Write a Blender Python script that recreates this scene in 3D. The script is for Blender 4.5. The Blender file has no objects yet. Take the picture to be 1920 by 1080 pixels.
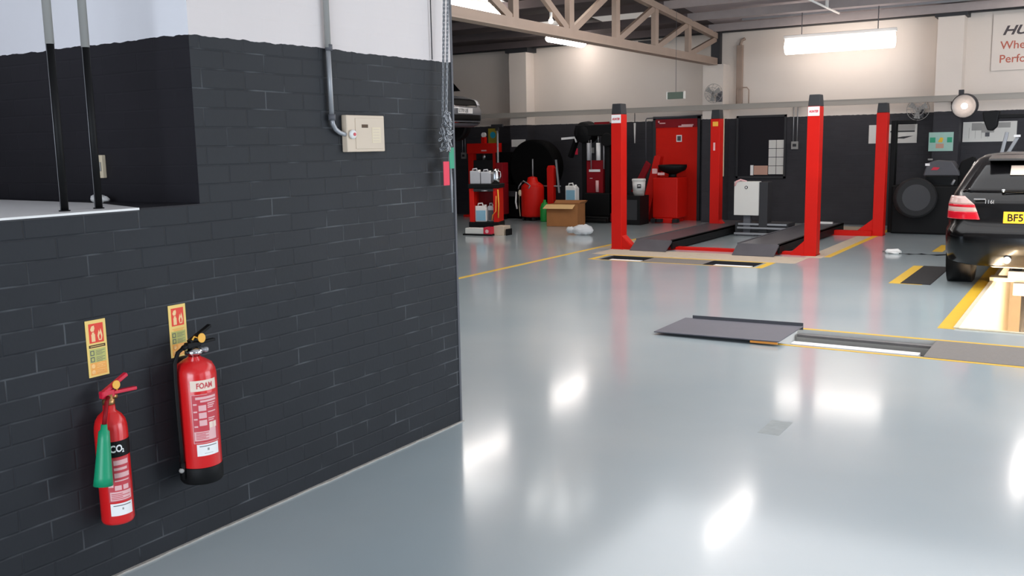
import bpy, bmesh, math, random
from mathutils import Vector, Matrix
random.seed(4)
PI = math.pi
S = bpy.context.scene
COL = S.collection
def lin(h):
    r = []
    for i in (0, 2, 4):
        v = int(h[i:i+2], 16)/255
        r.append(v/12.92 if v <= .04045 else ((v+.055)/1.055)**2.4)
    return (*r, 1)
# ------------------------------------------------------------------ camera
cd = bpy.data.cameras.new('camera'); cam = bpy.data.objects.new('camera', cd); COL.objects.link(cam)
r0, r1, r2 = Vector((.850, .527, -.018)), Vector((.063, -.136, -.989)), Vector((-.524, .839, -.149))  # image right, down, forward
r2.normalize(); r0 = (r0 - r0.dot(r2)*r2).normalized(); r1 = r2.cross(r0)
mw = Matrix((( r0.x, -r1.x, -r2.x, 0), (r0.y, -r1.y, -r2.y, 0), (r0.z, -r1.z, -r2.z, 1.6), (0, 0, 0, 1)))
cam.matrix_world = mw
cd.sensor_width = 36; cd.lens = 1762.9/1920*36; cd.clip_start = .05; cd.clip_end = 200
S.camera = cam
# ------------------------------------------------------------------ exposure, sky, daylight, overhead fill
S.view_settings.view_transform = 'Standard'; S.view_settings.look = 'None'
S.view_settings.exposure = 0.0; S.view_settings.gamma = 1.0; S.view_settings.use_curve_mapping = False
W = bpy.data.worlds.new('sky'); S.world = W; W.use_nodes = True
W.node_tree.nodes['Background'].inputs[0].default_value = (.72, .84, 1, 1)
W.node_tree.nodes['Background'].inputs[1].default_value = 1.6
def area(name, loc, rot, sx, sy, power, col):
    l = bpy.data.lights.new(name, 'AREA'); l.shape = 'RECTANGLE'; l.size = sx; l.size_y = sy; l.energy = power; l.color = col
    o = bpy.data.objects.new(name, l); o.location = loc; o.rotation_euler = rot; COL.objects.link(o); return o
area('daylight_front_door', (1.0, -5.9, 1.75), (PI/2, 0, 0), 5.6, 3.3, 520, (.80, .90, 1))
area('daylight_side_door', (6.4, 9.5, 1.75), (PI/2, 0, PI/2), 8.0, 3.3, 480, (.84, .92, 1))
area('daylight_side_door_near', (6.4, 1.5, 1.75), (PI/2, 0, PI/2), 3.6, 3.3, 20, (.82, .91, 1))
area('overhead_fill_near', (.8, 3.0, 4.0), (0, 0, 0), 6.5, 4.5, 30, (.90, .95, 1))  # unseen overhead light added to brighten the near floor
area('overhead_fill_middle', (-.3, 10.0, 3.95), (0, 0, 0), 10.5, 6.6, 520, (.96, .98, 1))  # broad unseen fill added above the mid floor to lift it
area('daylight_rooflight', (-9.0, 12.4, 4.0), (0, 0, 0), 5.0, 1.2, 60, (1, .97, .93))

# ------------------------------------------------------------------ materials
MT = {}
def mat(name, col, rough=.5, metal=0., coat=0., spec=.5, emit=None, es=0., var=0., vs=8., bump=0., bs=60., trans=0., alpha=1.):
    m = bpy.data.materials.new(name); m.use_nodes = True; nt = m.node_tree; b = nt.nodes['Principled BSDF']
    c = lin(col) if isinstance(col, str) else col
    b.inputs['Base Color'].default_value = c; b.inputs['Roughness'].default_value = rough; b.inputs['Metallic'].default_value = metal
    b.inputs['Coat Weight'].default_value = coat; b.inputs['Coat Roughness'].default_value = .08
    b.inputs['Specular IOR Level'].default_value = spec; b.inputs['Transmission Weight'].default_value = trans; b.inputs['Alpha'].default_value = alpha
    if emit: b.inputs['Emission Color'].default_value = lin(emit); b.inputs['Emission Strength'].default_value = es
    if var or bump:
        tc = nt.nodes.new('ShaderNodeTexCoord')
    if var:
        n = nt.nodes.new('ShaderNodeTexNoise'); n.inputs['Scale'].default_value = vs; n.inputs['Detail'].default_value = 5
        nt.links.new(tc.outputs['Object'], n.inputs['Vector'])
        mx = nt.nodes.new('ShaderNodeMix'); mx.data_type = 'RGBA'
        mx.inputs[6].default_value = tuple(x*(1-var) for x in c[:3])+(1,); mx.inputs[7].default_value = tuple(min(1, x*(1+var)) for x in c[:3])+(1,)
        nt.links.new(n.outputs['Fac'], mx.inputs[0]); nt.links.new(mx.outputs[2], b.inputs['Base Color'])
    if bump:
        n2 = nt.nodes.new('ShaderNodeTexNoise'); n2.inputs['Scale'].default_value = bs; n2.inputs['Detail'].default_value = 4
        nt.links.new(tc.outputs['Object'], n2.inputs['Vector'])
        bp = nt.nodes.new('ShaderNodeBump'); bp.inputs['Strength'].default_value = bump; bp.inputs['Distance'].default_value = .01
        nt.links.new(n2.outputs['Fac'], bp.inputs['Height']); nt.links.new(bp.outputs['Normal'], b.inputs['Normal'])
    MT[name] = m; return m
mat('red', 'cb170c', .45, spec=.2, var=.08, vs=3)
mat('ext_red', 'd81a1c', .3, coat=.4)
mat('lever_red', 'd01838', .4)
mat('dark_red', '86101a', .5, spec=.2, var=.15)
mat('door_red', 'dc2012', .55, spec=.15, var=.06)
mat('black', '070708', .6, spec=.25)
mat('pitch', '040404', .8, spec=.1)
mat('tray', 'a09a92', .7)
mat('runway', '504e52', .35, var=.2, vs=6)
mat('plate_brown', '77716c', .55, var=.15, vs=30, bump=.3, bs=200)
mat('cover_grey', '605e66', .5, var=.08, vs=5)
mat('floor_patch', '949c9c', .4, var=.25, vs=20)
mat('headlamp', 'e4e4e8', .2, coat=.6)
mat('bag', 'eceef0', .45, alpha=.72)
mat('rubber', '101012', .75, var=.2, bump=.2)
mat('gloss_black', '040405', .22, coat=.25, spec=.3)
mat('dark_grey', '2a2a2d', .6, var=.1)
mat('mid_grey', '55555a', .6, var=.1)
mat('steel', 'a8a8a8', .35, metal=1., var=.1)
mat('dull_steel', '7c7876', .5, metal=.4, var=.2, vs=12, bump=.2)
mat('checker', '78757c', .5, metal=.3, var=.25, vs=10, bump=.4, bs=160)
mat('galv', '9c9da0', .45, metal=.4, var=.1)
mat('chrome', 'd8d8d8', .12, metal=1.)
mat('brass', 'b08a5a', .35, metal=.9)
mat('white', 'e6e4e0', .5)
mat('label_white', 'f2f0ee', .4)
mat('cream', 'd8c8ac', .55, var=.05)
mat('beige_box', 'cdbba6', .5, var=.05, vs=5)
mat('socket_grey', '9a9894', .5)
mat('paper', 'd8d6d0', .8)
mat('pink_paper', 'c69a88', .8)
mat('yellow', 'e0b428', .5)
mat('line_yellow', 'dcb030', .45, var=.12, vs=6, bump=.1)
mat('tag_yellow', 'f2b23c', .5)
mat('plate_yellow', 'f2b81c', .4, emit='f2b81c', es=0.)
mat('orange', 'f09a3c', .5)
mat('sign_yellow', 'f0cc74', .55)
mat('sign_olive', 'b9b768', .55)
mat('sign_orange', 'f0a850', .55)
mat('sign_red', 'e2371c', .5)
mat('sign_cream', 'f2c890', .5)
mat('sign_brown', '4a3010', .6)
mat('label_pink', 'e8b4b4', .5)
mat('label_mid', 'c8404a', .5)
mat('label_cream', 'eed8c6', .5)
mat('horn_green', '109468', .4)
mat('tag_green', '1f9470', .5)
mat('tag_red', 'e02848', .5)
mat('green', '149438', .4)
mat('blue', '86b4ca', .4)
mat('cyan', '20a8c8', .5)
mat('teal', 'a0c4b8', .6, var=.06)
mat('teal_dark', '2aa078', .6)
mat('olive_card', 'a89830', .6)
mat('canister', 'bcbcc0', .35, var=.1)
mat('cardboard', 'a06a3c', .8, var=.12)
mat('cardboard_light', 'dcb47c', .8)
mat('plastic', 'd4d8dc', .35, trans=.35, alpha=.9)
mat('truss', '9c887a', .6, var=.12, vs=4)
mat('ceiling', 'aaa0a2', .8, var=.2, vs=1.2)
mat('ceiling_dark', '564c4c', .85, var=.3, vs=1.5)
mat('purlin', '9c9290', .7, var=.1)
mat('rooflight', 'c8c4c0', .6, emit='efe8e2', es=.28)
mat('tube', 'ffffff', .4, emit='fff6f0', es=16.)
mat('tube_back', 'ffffff', .4, emit='fff4ec', es=7.)
mat('pit_tube', 'ffffff', .4, emit='ffe6c4', es=260.)
mat('spark', 'ffffff', .4, emit='fff0e4', es=12.)
mat('pit_wall', 'e8dcc8', .7, var=.05)
mat('window_dark', '1a171c', .5, spec=.2)
mat('glass', '131213', .15, coat=.0, spec=.3)
mat('lamp_red', 'c81428', .2, coat=.6)
mat('lamp_clear', 'c8a8a0', .2, coat=.6)
mat('car_grey', '7c7e84', .3, metal=.3, coat=.5)
mat('banner_white', 'dcd1c7', .6)
mat('banner_red', 'b8604c', .6)
mat('banner_dark', '4a4244', .6)
mat('exit_green', '566458', .5)
mat('fan_grey', 'a8a4a0', .4, metal=.3)
mat('concrete', 'b2a390', .8, var=.15, vs=12)
mat('screed', 'aaa49c', .8, var=.3, vs=30, bump=.5)

def wallpaint(name, ax, split, dark, white, mortar=.5, offx=0., rough=.55, missed=0.):
    """blockwork painted dark up to 'split' and white above; ax = the wall's long axis"""
    m = bpy.data.materials.new(name); m.use_nodes = True; nt = m.node_tree; b = nt.nodes['Principled BSDF']; L = nt.links.new; N = nt.nodes.new
    b.inputs['Roughness'].default_value = rough; b.inputs['Specular IOR Level'].default_value = .28
    g = N('ShaderNodeNewGeometry'); sp = N('ShaderNodeSeparateXYZ'); L(g.outputs['Position'], sp.inputs[0])
    cb = N('ShaderNodeCombineXYZ'); L(sp.outputs[ax], cb.inputs[0]); L(sp.outputs[2], cb.inputs[1])
    mp = N('ShaderNodeMapping'); mp.inputs['Location'].default_value = (offx, 0, 0); L(cb.outputs[0], mp.inputs[0])
    # slight wobble so courses are hand-laid
    nz = N('ShaderNodeTexNoise'); nz.inputs['Scale'].default_value = 3; L(cb.outputs[0], nz.inputs['Vector'])
    va = N('ShaderNodeVectorMath'); va.operation = 'MULTIPLY_ADD'; va.inputs[1].default_value = (.012, .008, 0); L(nz.outputs['Color'], va.inputs[0]); L(mp.outputs[0], va.inputs[2])
    br = N('ShaderNodeTexBrick'); L(va.outputs[0], br.inputs['Vector'])
    br.inputs['Scale'].default_value = 1; br.inputs['Brick Width'].default_value = .229; br.inputs['Row Height'].default_value = .0775
    br.inputs['Mortar Size'].default_value = .0055; br.inputs['Mortar Smooth'].default_value = .9
    br.inputs['Color1'].default_value = (.46, .46, .46, 1); br.inputs['Color2'].default_value = (.54, .54, .54, 1); br.inputs['Mortar'].default_value = (.5, .5, .5, 1)
    no = N('ShaderNodeTexNoise'); no.inputs['Scale'].default_value = 2.2; no.inputs['Detail'].default_value = 6; L(g.outputs['Position'], no.inputs['Vector'])
    def mixc(f, a, c, bl='MIX'):
        x = N('ShaderNodeMix'); x.data_type = 'RGBA'; x.blend_type = bl
        for s, v in ((0, f), (6, a), (7, c)):
            if hasattr(v, 'links'): L(v, x.inputs[s])
            else: x.inputs[s].default_value = v
        return x.outputs[2]
    dk = lin(dark); wh = lin(white)
    dcol = mixc(no.outputs['Fac'], tuple(v*.75 for v in dk[:3])+(1,), tuple(v*1.25 for v in dk[:3])+(1,))
    # each brick a little different
    sc = N('ShaderNodeMix'); sc.data_type = 'RGBA'; sc.blend_type = 'MULTIPLY'; sc.inputs[0].default_value = .6
    L(dcol, sc.inputs[6]); br2 = N('ShaderNodeVectorMath'); br2.operation = 'SCALE'; br2.inputs['Scale'].default_value = 2; L(br.outputs['Color'], br2.inputs[0]); L(br2.outputs[0], sc.inputs[7])
    d2 = sc.outputs[2]
    # worn paint on the joints
    n3 = N('ShaderNodeTexNoise'); n3.inputs['Scale'].default_value = 5; L(g.outputs['Position'], n3.inputs['Vector'])
    rmp = N('ShaderNodeMapRange'); rmp.inputs[1].default_value = .48; rmp.inputs[2].default_value = .75; L(n3.outputs['Fac'], rmp.inputs[0])
    mu = N('ShaderNodeMath'); mu.operation = 'MULTIPLY'; L(rmp.outputs[0], mu.inputs[0]); L(br.outputs['Fac'], mu.inputs[1])
    mu2 = N('ShaderNodeMath'); mu2.operation = 'MULTIPLY'; mu2.inputs[1].default_value = missed; L(mu.outputs[0], mu2.inputs[0])
    d3 = mixc(mu2.outputs[0], d2, lin('8c9094'))
    wcol = mixc(no.outputs['Fac'], tuple(v*.94 for v in wh[:3])+(1,), wh)
    n4 = N('ShaderNodeTexNoise'); n4.inputs['Scale'].default_value = 14; L(g.outputs['Position'], n4.inputs['Vector'])
    m1 = N('ShaderNodeMath'); m1.operation = 'MULTIPLY_ADD'; m1.inputs[1].default_value = .02; m1.inputs[2].default_value = -.01; L(n4.outputs['Fac'], m1.inputs[0])
    m2 = N('ShaderNodeMath'); m2.operation = 'ADD'; L(sp.outputs[2], m2.inputs[0]); L(m1.outputs[0], m2.inputs[1])
    gt = N('ShaderNodeMath'); gt.operation = 'GREATER_THAN'; gt.inputs[1].default_value = split; L(m2.outputs[0], gt.inputs[0])
    fin = mixc(gt.outputs[0], d3, wcol); L(fin, b.inputs['Base Color'])
    # relief
    iv = N('ShaderNodeMath'); iv.operation = 'MULTIPLY_ADD'; iv.inputs[1].default_value = -1.; L(br.outputs['Fac'], iv.inputs[0])
    n5 = N('ShaderNodeTexNoise'); n5.inputs['Scale'].default_value = 40; L(g.outputs['Position'], n5.inputs['Vector'])
    m5 = N('ShaderNodeMath'); m5.operation = 'MULTIPLY'; m5.inputs[1].default_value = .35; L(n5.outputs['Fac'], m5.inputs[0]); L(m5.outputs[0], iv.inputs[2])
    bp = N('ShaderNodeBump'); bp.inputs['Strength'].default_value = mortar; bp.inputs['Distance'].default_value = .006
    ms = N('ShaderNodeMath'); ms.operation = 'MULTIPLY_ADD'; ms.inputs[1].default_value = -mortar*.75; ms.inputs[2].default_value = mortar; L(gt.outputs[0], ms.inputs[0]); L(ms.outputs[0], bp.inputs['Strength'])
    L(iv.outputs[0], bp.inputs['Height']); L(bp.outputs['Normal'], b.inputs['Normal'])
    MT[name] = m
wallpaint('brick_left', 1, 2.065, '232529', 'dad1ce', .35, -.013, .6, .3)
wallpaint('brick_reveal', 0, 2.065, '1d1b20', 'eceaee', .12, 0., .6, 0.)
wallpaint('brick_back', 0, 2.07, '343337', 'ddd2c8', .3, 0., .6, 0.)

def floor_mat():
    m = bpy.data.materials.new('epoxy'); m.use_nodes = True; nt = m.node_tree; b = nt.nodes['Principled BSDF']; L = nt.links.new; N = nt.nodes.new
    g = N('ShaderNodeNewGeometry')
    n = N('ShaderNodeTexNoise'); n.inputs['Scale'].default_value = .8; n.inputs['Detail'].default_value = 3; n.inputs['Roughness'].default_value = .45; L(g.outputs['Position'], n.inputs['Vector'])
    x = N('ShaderNodeMix'); x.data_type = 'RGBA'; x.inputs[6].default_value = lin('9aacb4'); x.inputs[7].default_value = lin('bec6c6'); L(n.outputs['Fac'], x.inputs[0])
    # scuffs
    n2 = N('ShaderNodeTexNoise'); n2.inputs['Scale'].default_value = 2.5; n2.inputs['Detail'].default_value = 3; L(g.outputs['Position'], n2.inputs['Vector'])
    r = N('ShaderNodeMapRange'); r.interpolation_type = 'SMOOTHSTEP'; r.inputs[1].default_value = .4; r.inputs[2].default_value = .95; r.inputs[4].default_value = .12; L(n2.outputs['Fac'], r.inputs[0])
    x2 = N('ShaderNodeMix'); x2.data_type = 'RGBA'; x2.inputs[7].default_value = lin('a0a4a2'); L(r.outputs[0], x2.inputs[0]); L(x.outputs[2], x2.inputs[6])
    L(x2.outputs[2], b.inputs['Base Color'])
    b.inputs['Roughness'].default_value = .3; b.inputs['Specular IOR Level'].default_value = .5
    b.inputs['Coat Weight'].default_value = .8; b.inputs['Coat Roughness'].default_value = .12; b.inputs['Coat IOR'].default_value = 1.5
    MT['epoxy'] = m
floor_mat()

# ------------------------------------------------------------------ mesh helpers
class MB:
    def __init__(s, m='white'):
        s.bm = bmesh.new(); s.mats = []; s.cur = m
    def mi(s, m):
        m = m or s.cur
        if m not in s.mats: s.mats.append(m)
        return s.mats.index(m)
    def poly(s, pts, m=None):
        f = s.bm.faces.new([s.bm.verts.new(p) for p in pts]); f.material_index = s.mi(m); return f
    def box(s, x0, x1, y0, y1, z0, z1, m=None, mat4=None):
        i = s.mi(m); P = [Vector((x, y, z)) for z in (z0, z1) for y in (y0, y1) for x in (x0, x1)]
        if mat4: P = [mat4 @ p for p in P]
        v = [s.bm.verts.new(p) for p in P]
        for q in ((0, 2, 3, 1), (4, 5, 7, 6), (0, 1, 5, 4), (2, 6, 7, 3), (0, 4, 6, 2), (1, 3, 7, 5)):
            s.bm.faces.new([v[k] for k in q]).material_index = i
        return s
    def bar(s, a, b, w, h, m=None, up=(0, 0, 1)):
        a, b = Vector(a), Vector(b); d = (b-a); L = d.length; d.normalize(); u = Vector(up)
        if abs(d.dot(u)) > .98: u = Vector((1, 0, 0))
        x = d.cross(u).normalized(); z = x.cross(d)
        M4 = Matrix(((x.x, d.x, z.x, a.x), (x.y, d.y, z.y, a.y), (x.z, d.z, z.z, a.z), (0, 0, 0, 1)))
        return s.box(-w/2, w/2, 0, L, -h/2, h/2, m, M4)
    def ring(s, c, ax, r, n):
        ax = Vector(ax).normalized(); t = Vector((0, 0, 1)) if abs(ax.z) < .9 else Vector((1, 0, 0))
        u = ax.cross(t).normalized(); w = ax.cross(u)
        return [s.bm.verts.new(Vector(c)+r*(math.cos(2*PI*k/n)*u+math.sin(2*PI*k/n)*w)) for k in range(n)]
    def skin(s, rings, m=None, cap=True, smooth=True):
        i = s.mi(m)
        for a, b in zip(rings, rings[1:]):
            n = len(a)
            for k in range(n):
                f = s.bm.faces.new((a[k], a[(k+1) % n], b[(k+1) % n], b[k])); f.material_index = i; f.smooth = smooth
        if cap:
            for r in (rings[0], rings[-1]):
                try: f = s.bm.faces.new(r); f.material_index = i
                except ValueError: pass
        return s
    def cyl(s, a, b, r, rb=None, m=None, n=20, cap=True):
        a, b = Vector(a), Vector(b); d = b-a
        return s.skin([s.ring(a, d, r, n), s.ring(b, d, r if rb is None else rb, n)], m, cap)
    def lathe(s, prof, c=(0, 0, 0), ax=(0, 0, 1), m=None, n=32, cap=True):
        c = Vector(c); ax = Vector(ax).normalized()
        return s.skin([s.ring(c+ax*h, ax, max(r, .0004), n) for r, h in prof], m, cap)
    def tube(s, pts, r, m=None, n=10):
        pts = [Vector(p) for p in pts]; rs = []
        for k, p in enumerate(pts):
            d = (pts[min(k+1, len(pts)-1)]-pts[max(k-1, 0)]).normalized()
            rs.append(s.ring(p, d, r[k] if isinstance(r, (list, tuple)) else r, n))
        # keep rings from twisting
        out = [rs[0]]
        for q in rs[1:]:
            best = min(range(n), key=lambda o: (q[o].co-out[-1][0].co).length)
            out.append(q[best:]+q[:best])
        return s.skin(out, m)
    def sphere(s, c, r, m=None, sc=(1, 1, 1), n=16):
        i = s.mi(m); rs = []
        for a in range(1, n//2):
            t = PI*a/(n//2)
            rs.append([s.bm.verts.new((c[0]+sc[0]*r*math.sin(t)*math.cos(2*PI*k/n), c[1]+sc[1]*r*math.sin(t)*math.sin(2*PI*k/n), c[2]+sc[2]*r*math.cos(t))) for k in range(n)])
        s.skin(rs, m, True); return s
    def prism(s, pts, x0, x1, ax='x', m=None):
        """outline in the two other axes, extruded along ax"""
        i = s.mi(m)
        def P(a, b, t): return (t, a, b) if ax == 'x' else ((a, t, b) if ax == 'y' else (a, b, t))
        A = [s.bm.verts.new(P(a, b, x0)) for a, b in pts]; B = [s.bm.verts.new(P(a, b, x1)) for a, b in pts]
        n = len(pts)
        for k in range(n): s.bm.faces.new((A[k], A[(k+1) % n], B[(k+1) % n], B[k])).material_index = i
        s.bm.faces.new(A).material_index = i; s.bm.faces.new(B[::-1]).material_index = i; return s
    def build(s, name, parent=None, bevel=0., loc=None, seg=2):
        bmesh.ops.recalc_face_normals(s.bm, faces=s.bm.faces)
        me = bpy.data.meshes.new(name); s.bm.to_mesh(me); s.bm.free()
        for m in s.mats: me.materials.append(MT[m])
        o = bpy.data.objects.new(name, me); COL.objects.link(o)
        if parent: o.parent = parent
        if loc: o.location = loc
        if bevel:
            b = o.modifiers.new('bevel', 'BEVEL'); b.width = bevel; b.segments = seg; b.limit_method = 'ANGLE'; b.angle_limit = .6
        return o
def tag(o, label, cat, group=None, kind=None):
    o['label'] = label; o['category'] = cat
    if group: o['group'] = group
    if kind: o['kind'] = kind
    return o
def thing(name, label, cat, loc=(0, 0, 0), rz=0., group=None):
    o = bpy.data.objects.new(name, None); COL.objects.link(o); o.location = loc; o.rotation_euler = (0, 0, rz); o.empty_display_size = .1
    return tag(o, label, cat, group)
def struct(mb, name, label=None, cat=None, bevel=0.):
    o = mb.build(name, None, bevel); o['kind'] = 'structure'; o['label'] = label or name.replace('_', ' '); o['category'] = cat or name.split('_')[0]
    return o
def relabel(o, t): o['label'] = t; return o
def copy_tree(o, label, loc, parent=None, rz=None):
    c = o.copy(); COL.objects.link(c); c.parent = parent
    if parent is None:
        c.location = loc; c['label'] = label
        if rz is not None: c.rotation_euler = (0, 0, rz)
    for ch in o.children: copy_tree(ch, None, None, c)
    return c
def lettering(txt, size, m, name, parent, fn, xs=1., shear=0., bold=.0, align='LEFT', depth=.0):
    """text outlines turned into a mesh; fn maps (x, y) in the text plane to a point"""
    cu = bpy.data.curves.new(name, 'FONT'); cu.body = txt; cu.size = size; cu.align_x = align; cu.shear = shear; cu.offset = bold
    cu.resolution_u = 3
    t = bpy.data.objects.new('tmp', cu); COL.objects.link(t)
    dg = bpy.context.evaluated_depsgraph_get(); me = bpy.data.meshes.new_from_object(t.evaluated_get(dg))
    bpy.data.objects.remove(t)
    for v in me.vertices: v.co = Vector(fn(v.co.x*xs, v.co.y))
    me.name = name; me.materials.clear(); me.materials.append(MT[m])
    o = bpy.data.objects.new(name, me); COL.objects.link(o); o.parent = parent
    return o
def wrap_panel(mb, r, a0, x0, x1, z0, z1, m, n=10):
    """a thin label wrapped round a vertical cylinder of radius r"""
    i = mb.mi(m); V = []
    for k in range(n+1):
        a = a0+(x0+(x1-x0)*k/n)/r
        V.append([mb.bm.verts.new((r*math.cos(a), r*math.sin(a), z)) for z in (z0, z1)])
    for a, b in zip(V, V[1:]):
        mb.bm.faces.new((a[0], b[0], b[1], a[1])).material_index = i

# ================================================================== SETTING
XW, YE, YB = -3.11, 4.39, 18.7
def roof_z(y): return 4.285-.082*abs(y-12.35) if y > 6.2 else 4.285-.082*abs(y-.05)
# floor with real openings
pit = (-.95, -.05, 8.65, 14.4)
slot = (-2.13, -1.03, 7.40, 8.04)
sl1 = (-5.95, -5.30, 11.86, 12.34); sl2 = (-4.42, -3.74, 11.86, 12.34)
holes = [pit, slot, sl1, sl2]
xs = sorted({-20, 6.6, *[h[k] for h in holes for k in (0, 1)]}); ys = sorted({-6, 18.9, *[h[k] for h in holes for k in (2, 3)]})
f = MB('epoxy')
for xa, xb in zip(xs, xs[1:]):
    for ya, yb in zip(ys, ys[1:]):
        cx, cy = (xa+xb)/2, (ya+yb)/2
        if any(h[0] < cx < h[1] and h[2] < cy < h[3] for h in holes): continue
        f.poly([(xa, ya, 0), (xb, ya, 0), (xb, yb, 0), (xa, yb, 0)])
bmesh.ops.remove_doubles(f.bm, verts=f.bm.verts, dist=1e-5)
def recess(mb, h, d, mw, mf):
    x0, x1, y0, y1 = h
    mb.poly([(x0, y0, 0), (x0, y1, 0), (x0, y1, -d), (x0, y0, -d)], mw); mb.poly([(x1, y1, 0), (x1, y0, 0), (x1, y0, -d), (x1, y1, -d)], mw)
    mb.poly([(x1, y0, 0), (x0, y0, 0), (x0, y0, -d), (x1, y0, -d)], mw); mb.poly([(x0, y1, 0), (x1, y1, 0), (x1, y1, -d), (x0, y1, -d)], mw)
    mb.poly([(x0, y0, -d), (x1, y0, -d), (x1, y1, -d), (x0, y1, -d)], mf)
recess(f, pit, 1.5, 'pit_wall', 'pit_wall'); recess(f, slot, .13, 'paper', 'dull_steel')
recess(f, sl1, .1, 'dark_grey', 'dull_steel'); recess(f, sl2, .1, 'dark_grey', 'dull_steel')
def strip(x0, x1, y0, y1, m='line_yellow', t=.0015): f.box(x0, x1, y0, y1, -.001, t, m)
strip(-6.69, -6.61, 7.0, 17.6)                    # long lane line on the left of the lift
strip(-3.19, -3.10, 13.3, 18.0)                   # right lane line
strip(-1.10, -.965, 8.6, 14.6)                    # beside the pit
strip(-2.15, 1.0, 8.05, 8.10); strip(-2.15, 1.0, 7.33, 7.375)
strip(-2.2, -2.15, 7.33, 8.10, 'screed')
strip(-6.10, -6.02, 11.80, 12.42); strip(-3.70, -3.60, 11.80, 12.42)
strip(-6.02, -3.70, 12.36, 12.42); strip(-6.02, -3.70, 11.80, 11.83)
strip(-6.35, -3.35, 12.42, 13.15, 'concrete', .001)
strip(-6.60, -6.02, 13.15, 17.2, 'concrete', .001); strip(-3.42, -3.19, 13.15, 17.4, 'concrete', .001)
strip(-5.9, -3.4, 17.2, 18.3, 'concrete', .001)
strip(-1.95, -1.83, 11.15, 12.82); strip(-1.95, -1.6, 11.13, 11.155, 'line_yellow'); strip(-1.98, -1.84, 14.55, 15.5)
strip(-1.53, -1.41, 5.0, 5.28, 'floor_patch', .0006)
struct(f, 'floor', 'glossy pale blue-grey painted workshop floor with yellow lines', 'floor')

# roof
c = MB('ceiling')
for ya, yb in ((18.9, 12.35), (12.35, 6.2), (6.2, .05), (.05, -6.1)):
    za, zb = roof_z(min(ya, 18.9)), roof_z(max(yb, -6.1)) if yb != 6.2 else roof_z(6.21)
    if ya == 6.2: za = roof_z(6.21)
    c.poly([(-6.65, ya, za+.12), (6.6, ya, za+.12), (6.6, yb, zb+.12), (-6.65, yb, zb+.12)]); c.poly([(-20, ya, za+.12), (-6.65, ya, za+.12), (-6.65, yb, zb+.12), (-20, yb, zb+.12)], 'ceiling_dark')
struct(c, 'ceiling', 'dark grey corrugated roof underside with shallow slopes', 'ceiling')
y = 18.2; pk = 0
pl = MB('purlin')
while y > 6.4:
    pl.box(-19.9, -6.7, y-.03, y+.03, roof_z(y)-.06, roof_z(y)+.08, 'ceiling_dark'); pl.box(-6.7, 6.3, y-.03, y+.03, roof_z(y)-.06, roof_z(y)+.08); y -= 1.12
struct(pl, 'trim_1', 'light grey purlins running along under the roof', 'purlins')
rl = MB('rooflight')
for x0, x1 in ((-10.4, -9.3), (-8.5, -7.4)):
    for ya, yb in ((13.0, 15.0), (16.2, 17.8)):
        rl.poly([(x0, ya, roof_z(ya)+.10), (x1, ya, roof_z(ya)+.10), (x1, yb, roof_z(yb)+.10), (x0, yb, roof_z(yb)+.10)])
struct(rl, 'window_1', 'translucent rooflight sheets in the roof behind the truss', 'rooflight')

# near left block: half wall, painted brick corner
w = MB('brick_left')
w.box(-6.2, XW, 2.59, YE, 0, 5.2)
w.bm.faces.ensure_lookup_table()
for q in w.bm.faces:
    if abs(q.calc_center_median().y-2.59) < .01: q.material_index = w.mi('brick_reveal')
w.box(XW-.28, XW, -6, 2.59, 0, 1.385)
struct(w, 'wall_left', 'dark blue-grey painted brick wall, white above, with a raised opening at its left', 'wall')
w = MB('brick_reveal'); w.box(-6.3, -6.1, -6, 2.59, 0, 5.2); struct(w, 'wall_inner', 'wall of the office behind the raised opening', 'wall')
t = MB('white')
t.prism([(XW+.004, -.9), (XW+.004, 2.16+.14), (XW-.5, 2.47), (XW-1.6, 2.535), (XW-2.9, 2.56), (XW-2.9, -.9)], 1.386, 1.394, 'z')
t.box(XW-.012, XW+.003, -.9, 2.3, 1.380, 1.3925, 'dark_grey')
struct(t, 'trim_2', 'white gloss sill board on top of the half wall', 'sill')
t = MB('brick_reveal'); t.prism([(XW, 2.3), (XW, 2.59), (XW-2.9, 2.59), (XW-2.9, 2.56), (XW-1.6, 2.535), (XW-.5, 2.47)], 1.385, 1.392, 'z')  # strip in the dark wall colour behind the sill board
struct(t, 'trim_3', 'dark strip between sill board and wall', 'trim')
# ragged unpainted edge where wall meets floor
t = MB('screed')
pts = [(XW-.002, -5.9)]; yy = -5.9; out = []
while yy < YE: out.append((XW+.010+.009*random.random(), yy)); yy += .05+.05*random.random()
pts = [(XW-.002, -5.9)]+out+[(XW+.014, YE+.01), (XW-.002, YE+.01)]
t.prism(pts, 0, .006, 'z'); struct(t, 'baseboard_left', 'ragged pale mortar edge along the foot of the brick wall', 'baseboard')
t = MB('mid_grey'); t.box(XW-.02, XW+.004, YE-.012, YE+.004, 0, 5.2); struct(t, 'trim_4', 'grey corner bead at the end of the brick wall', 'trim')

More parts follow.
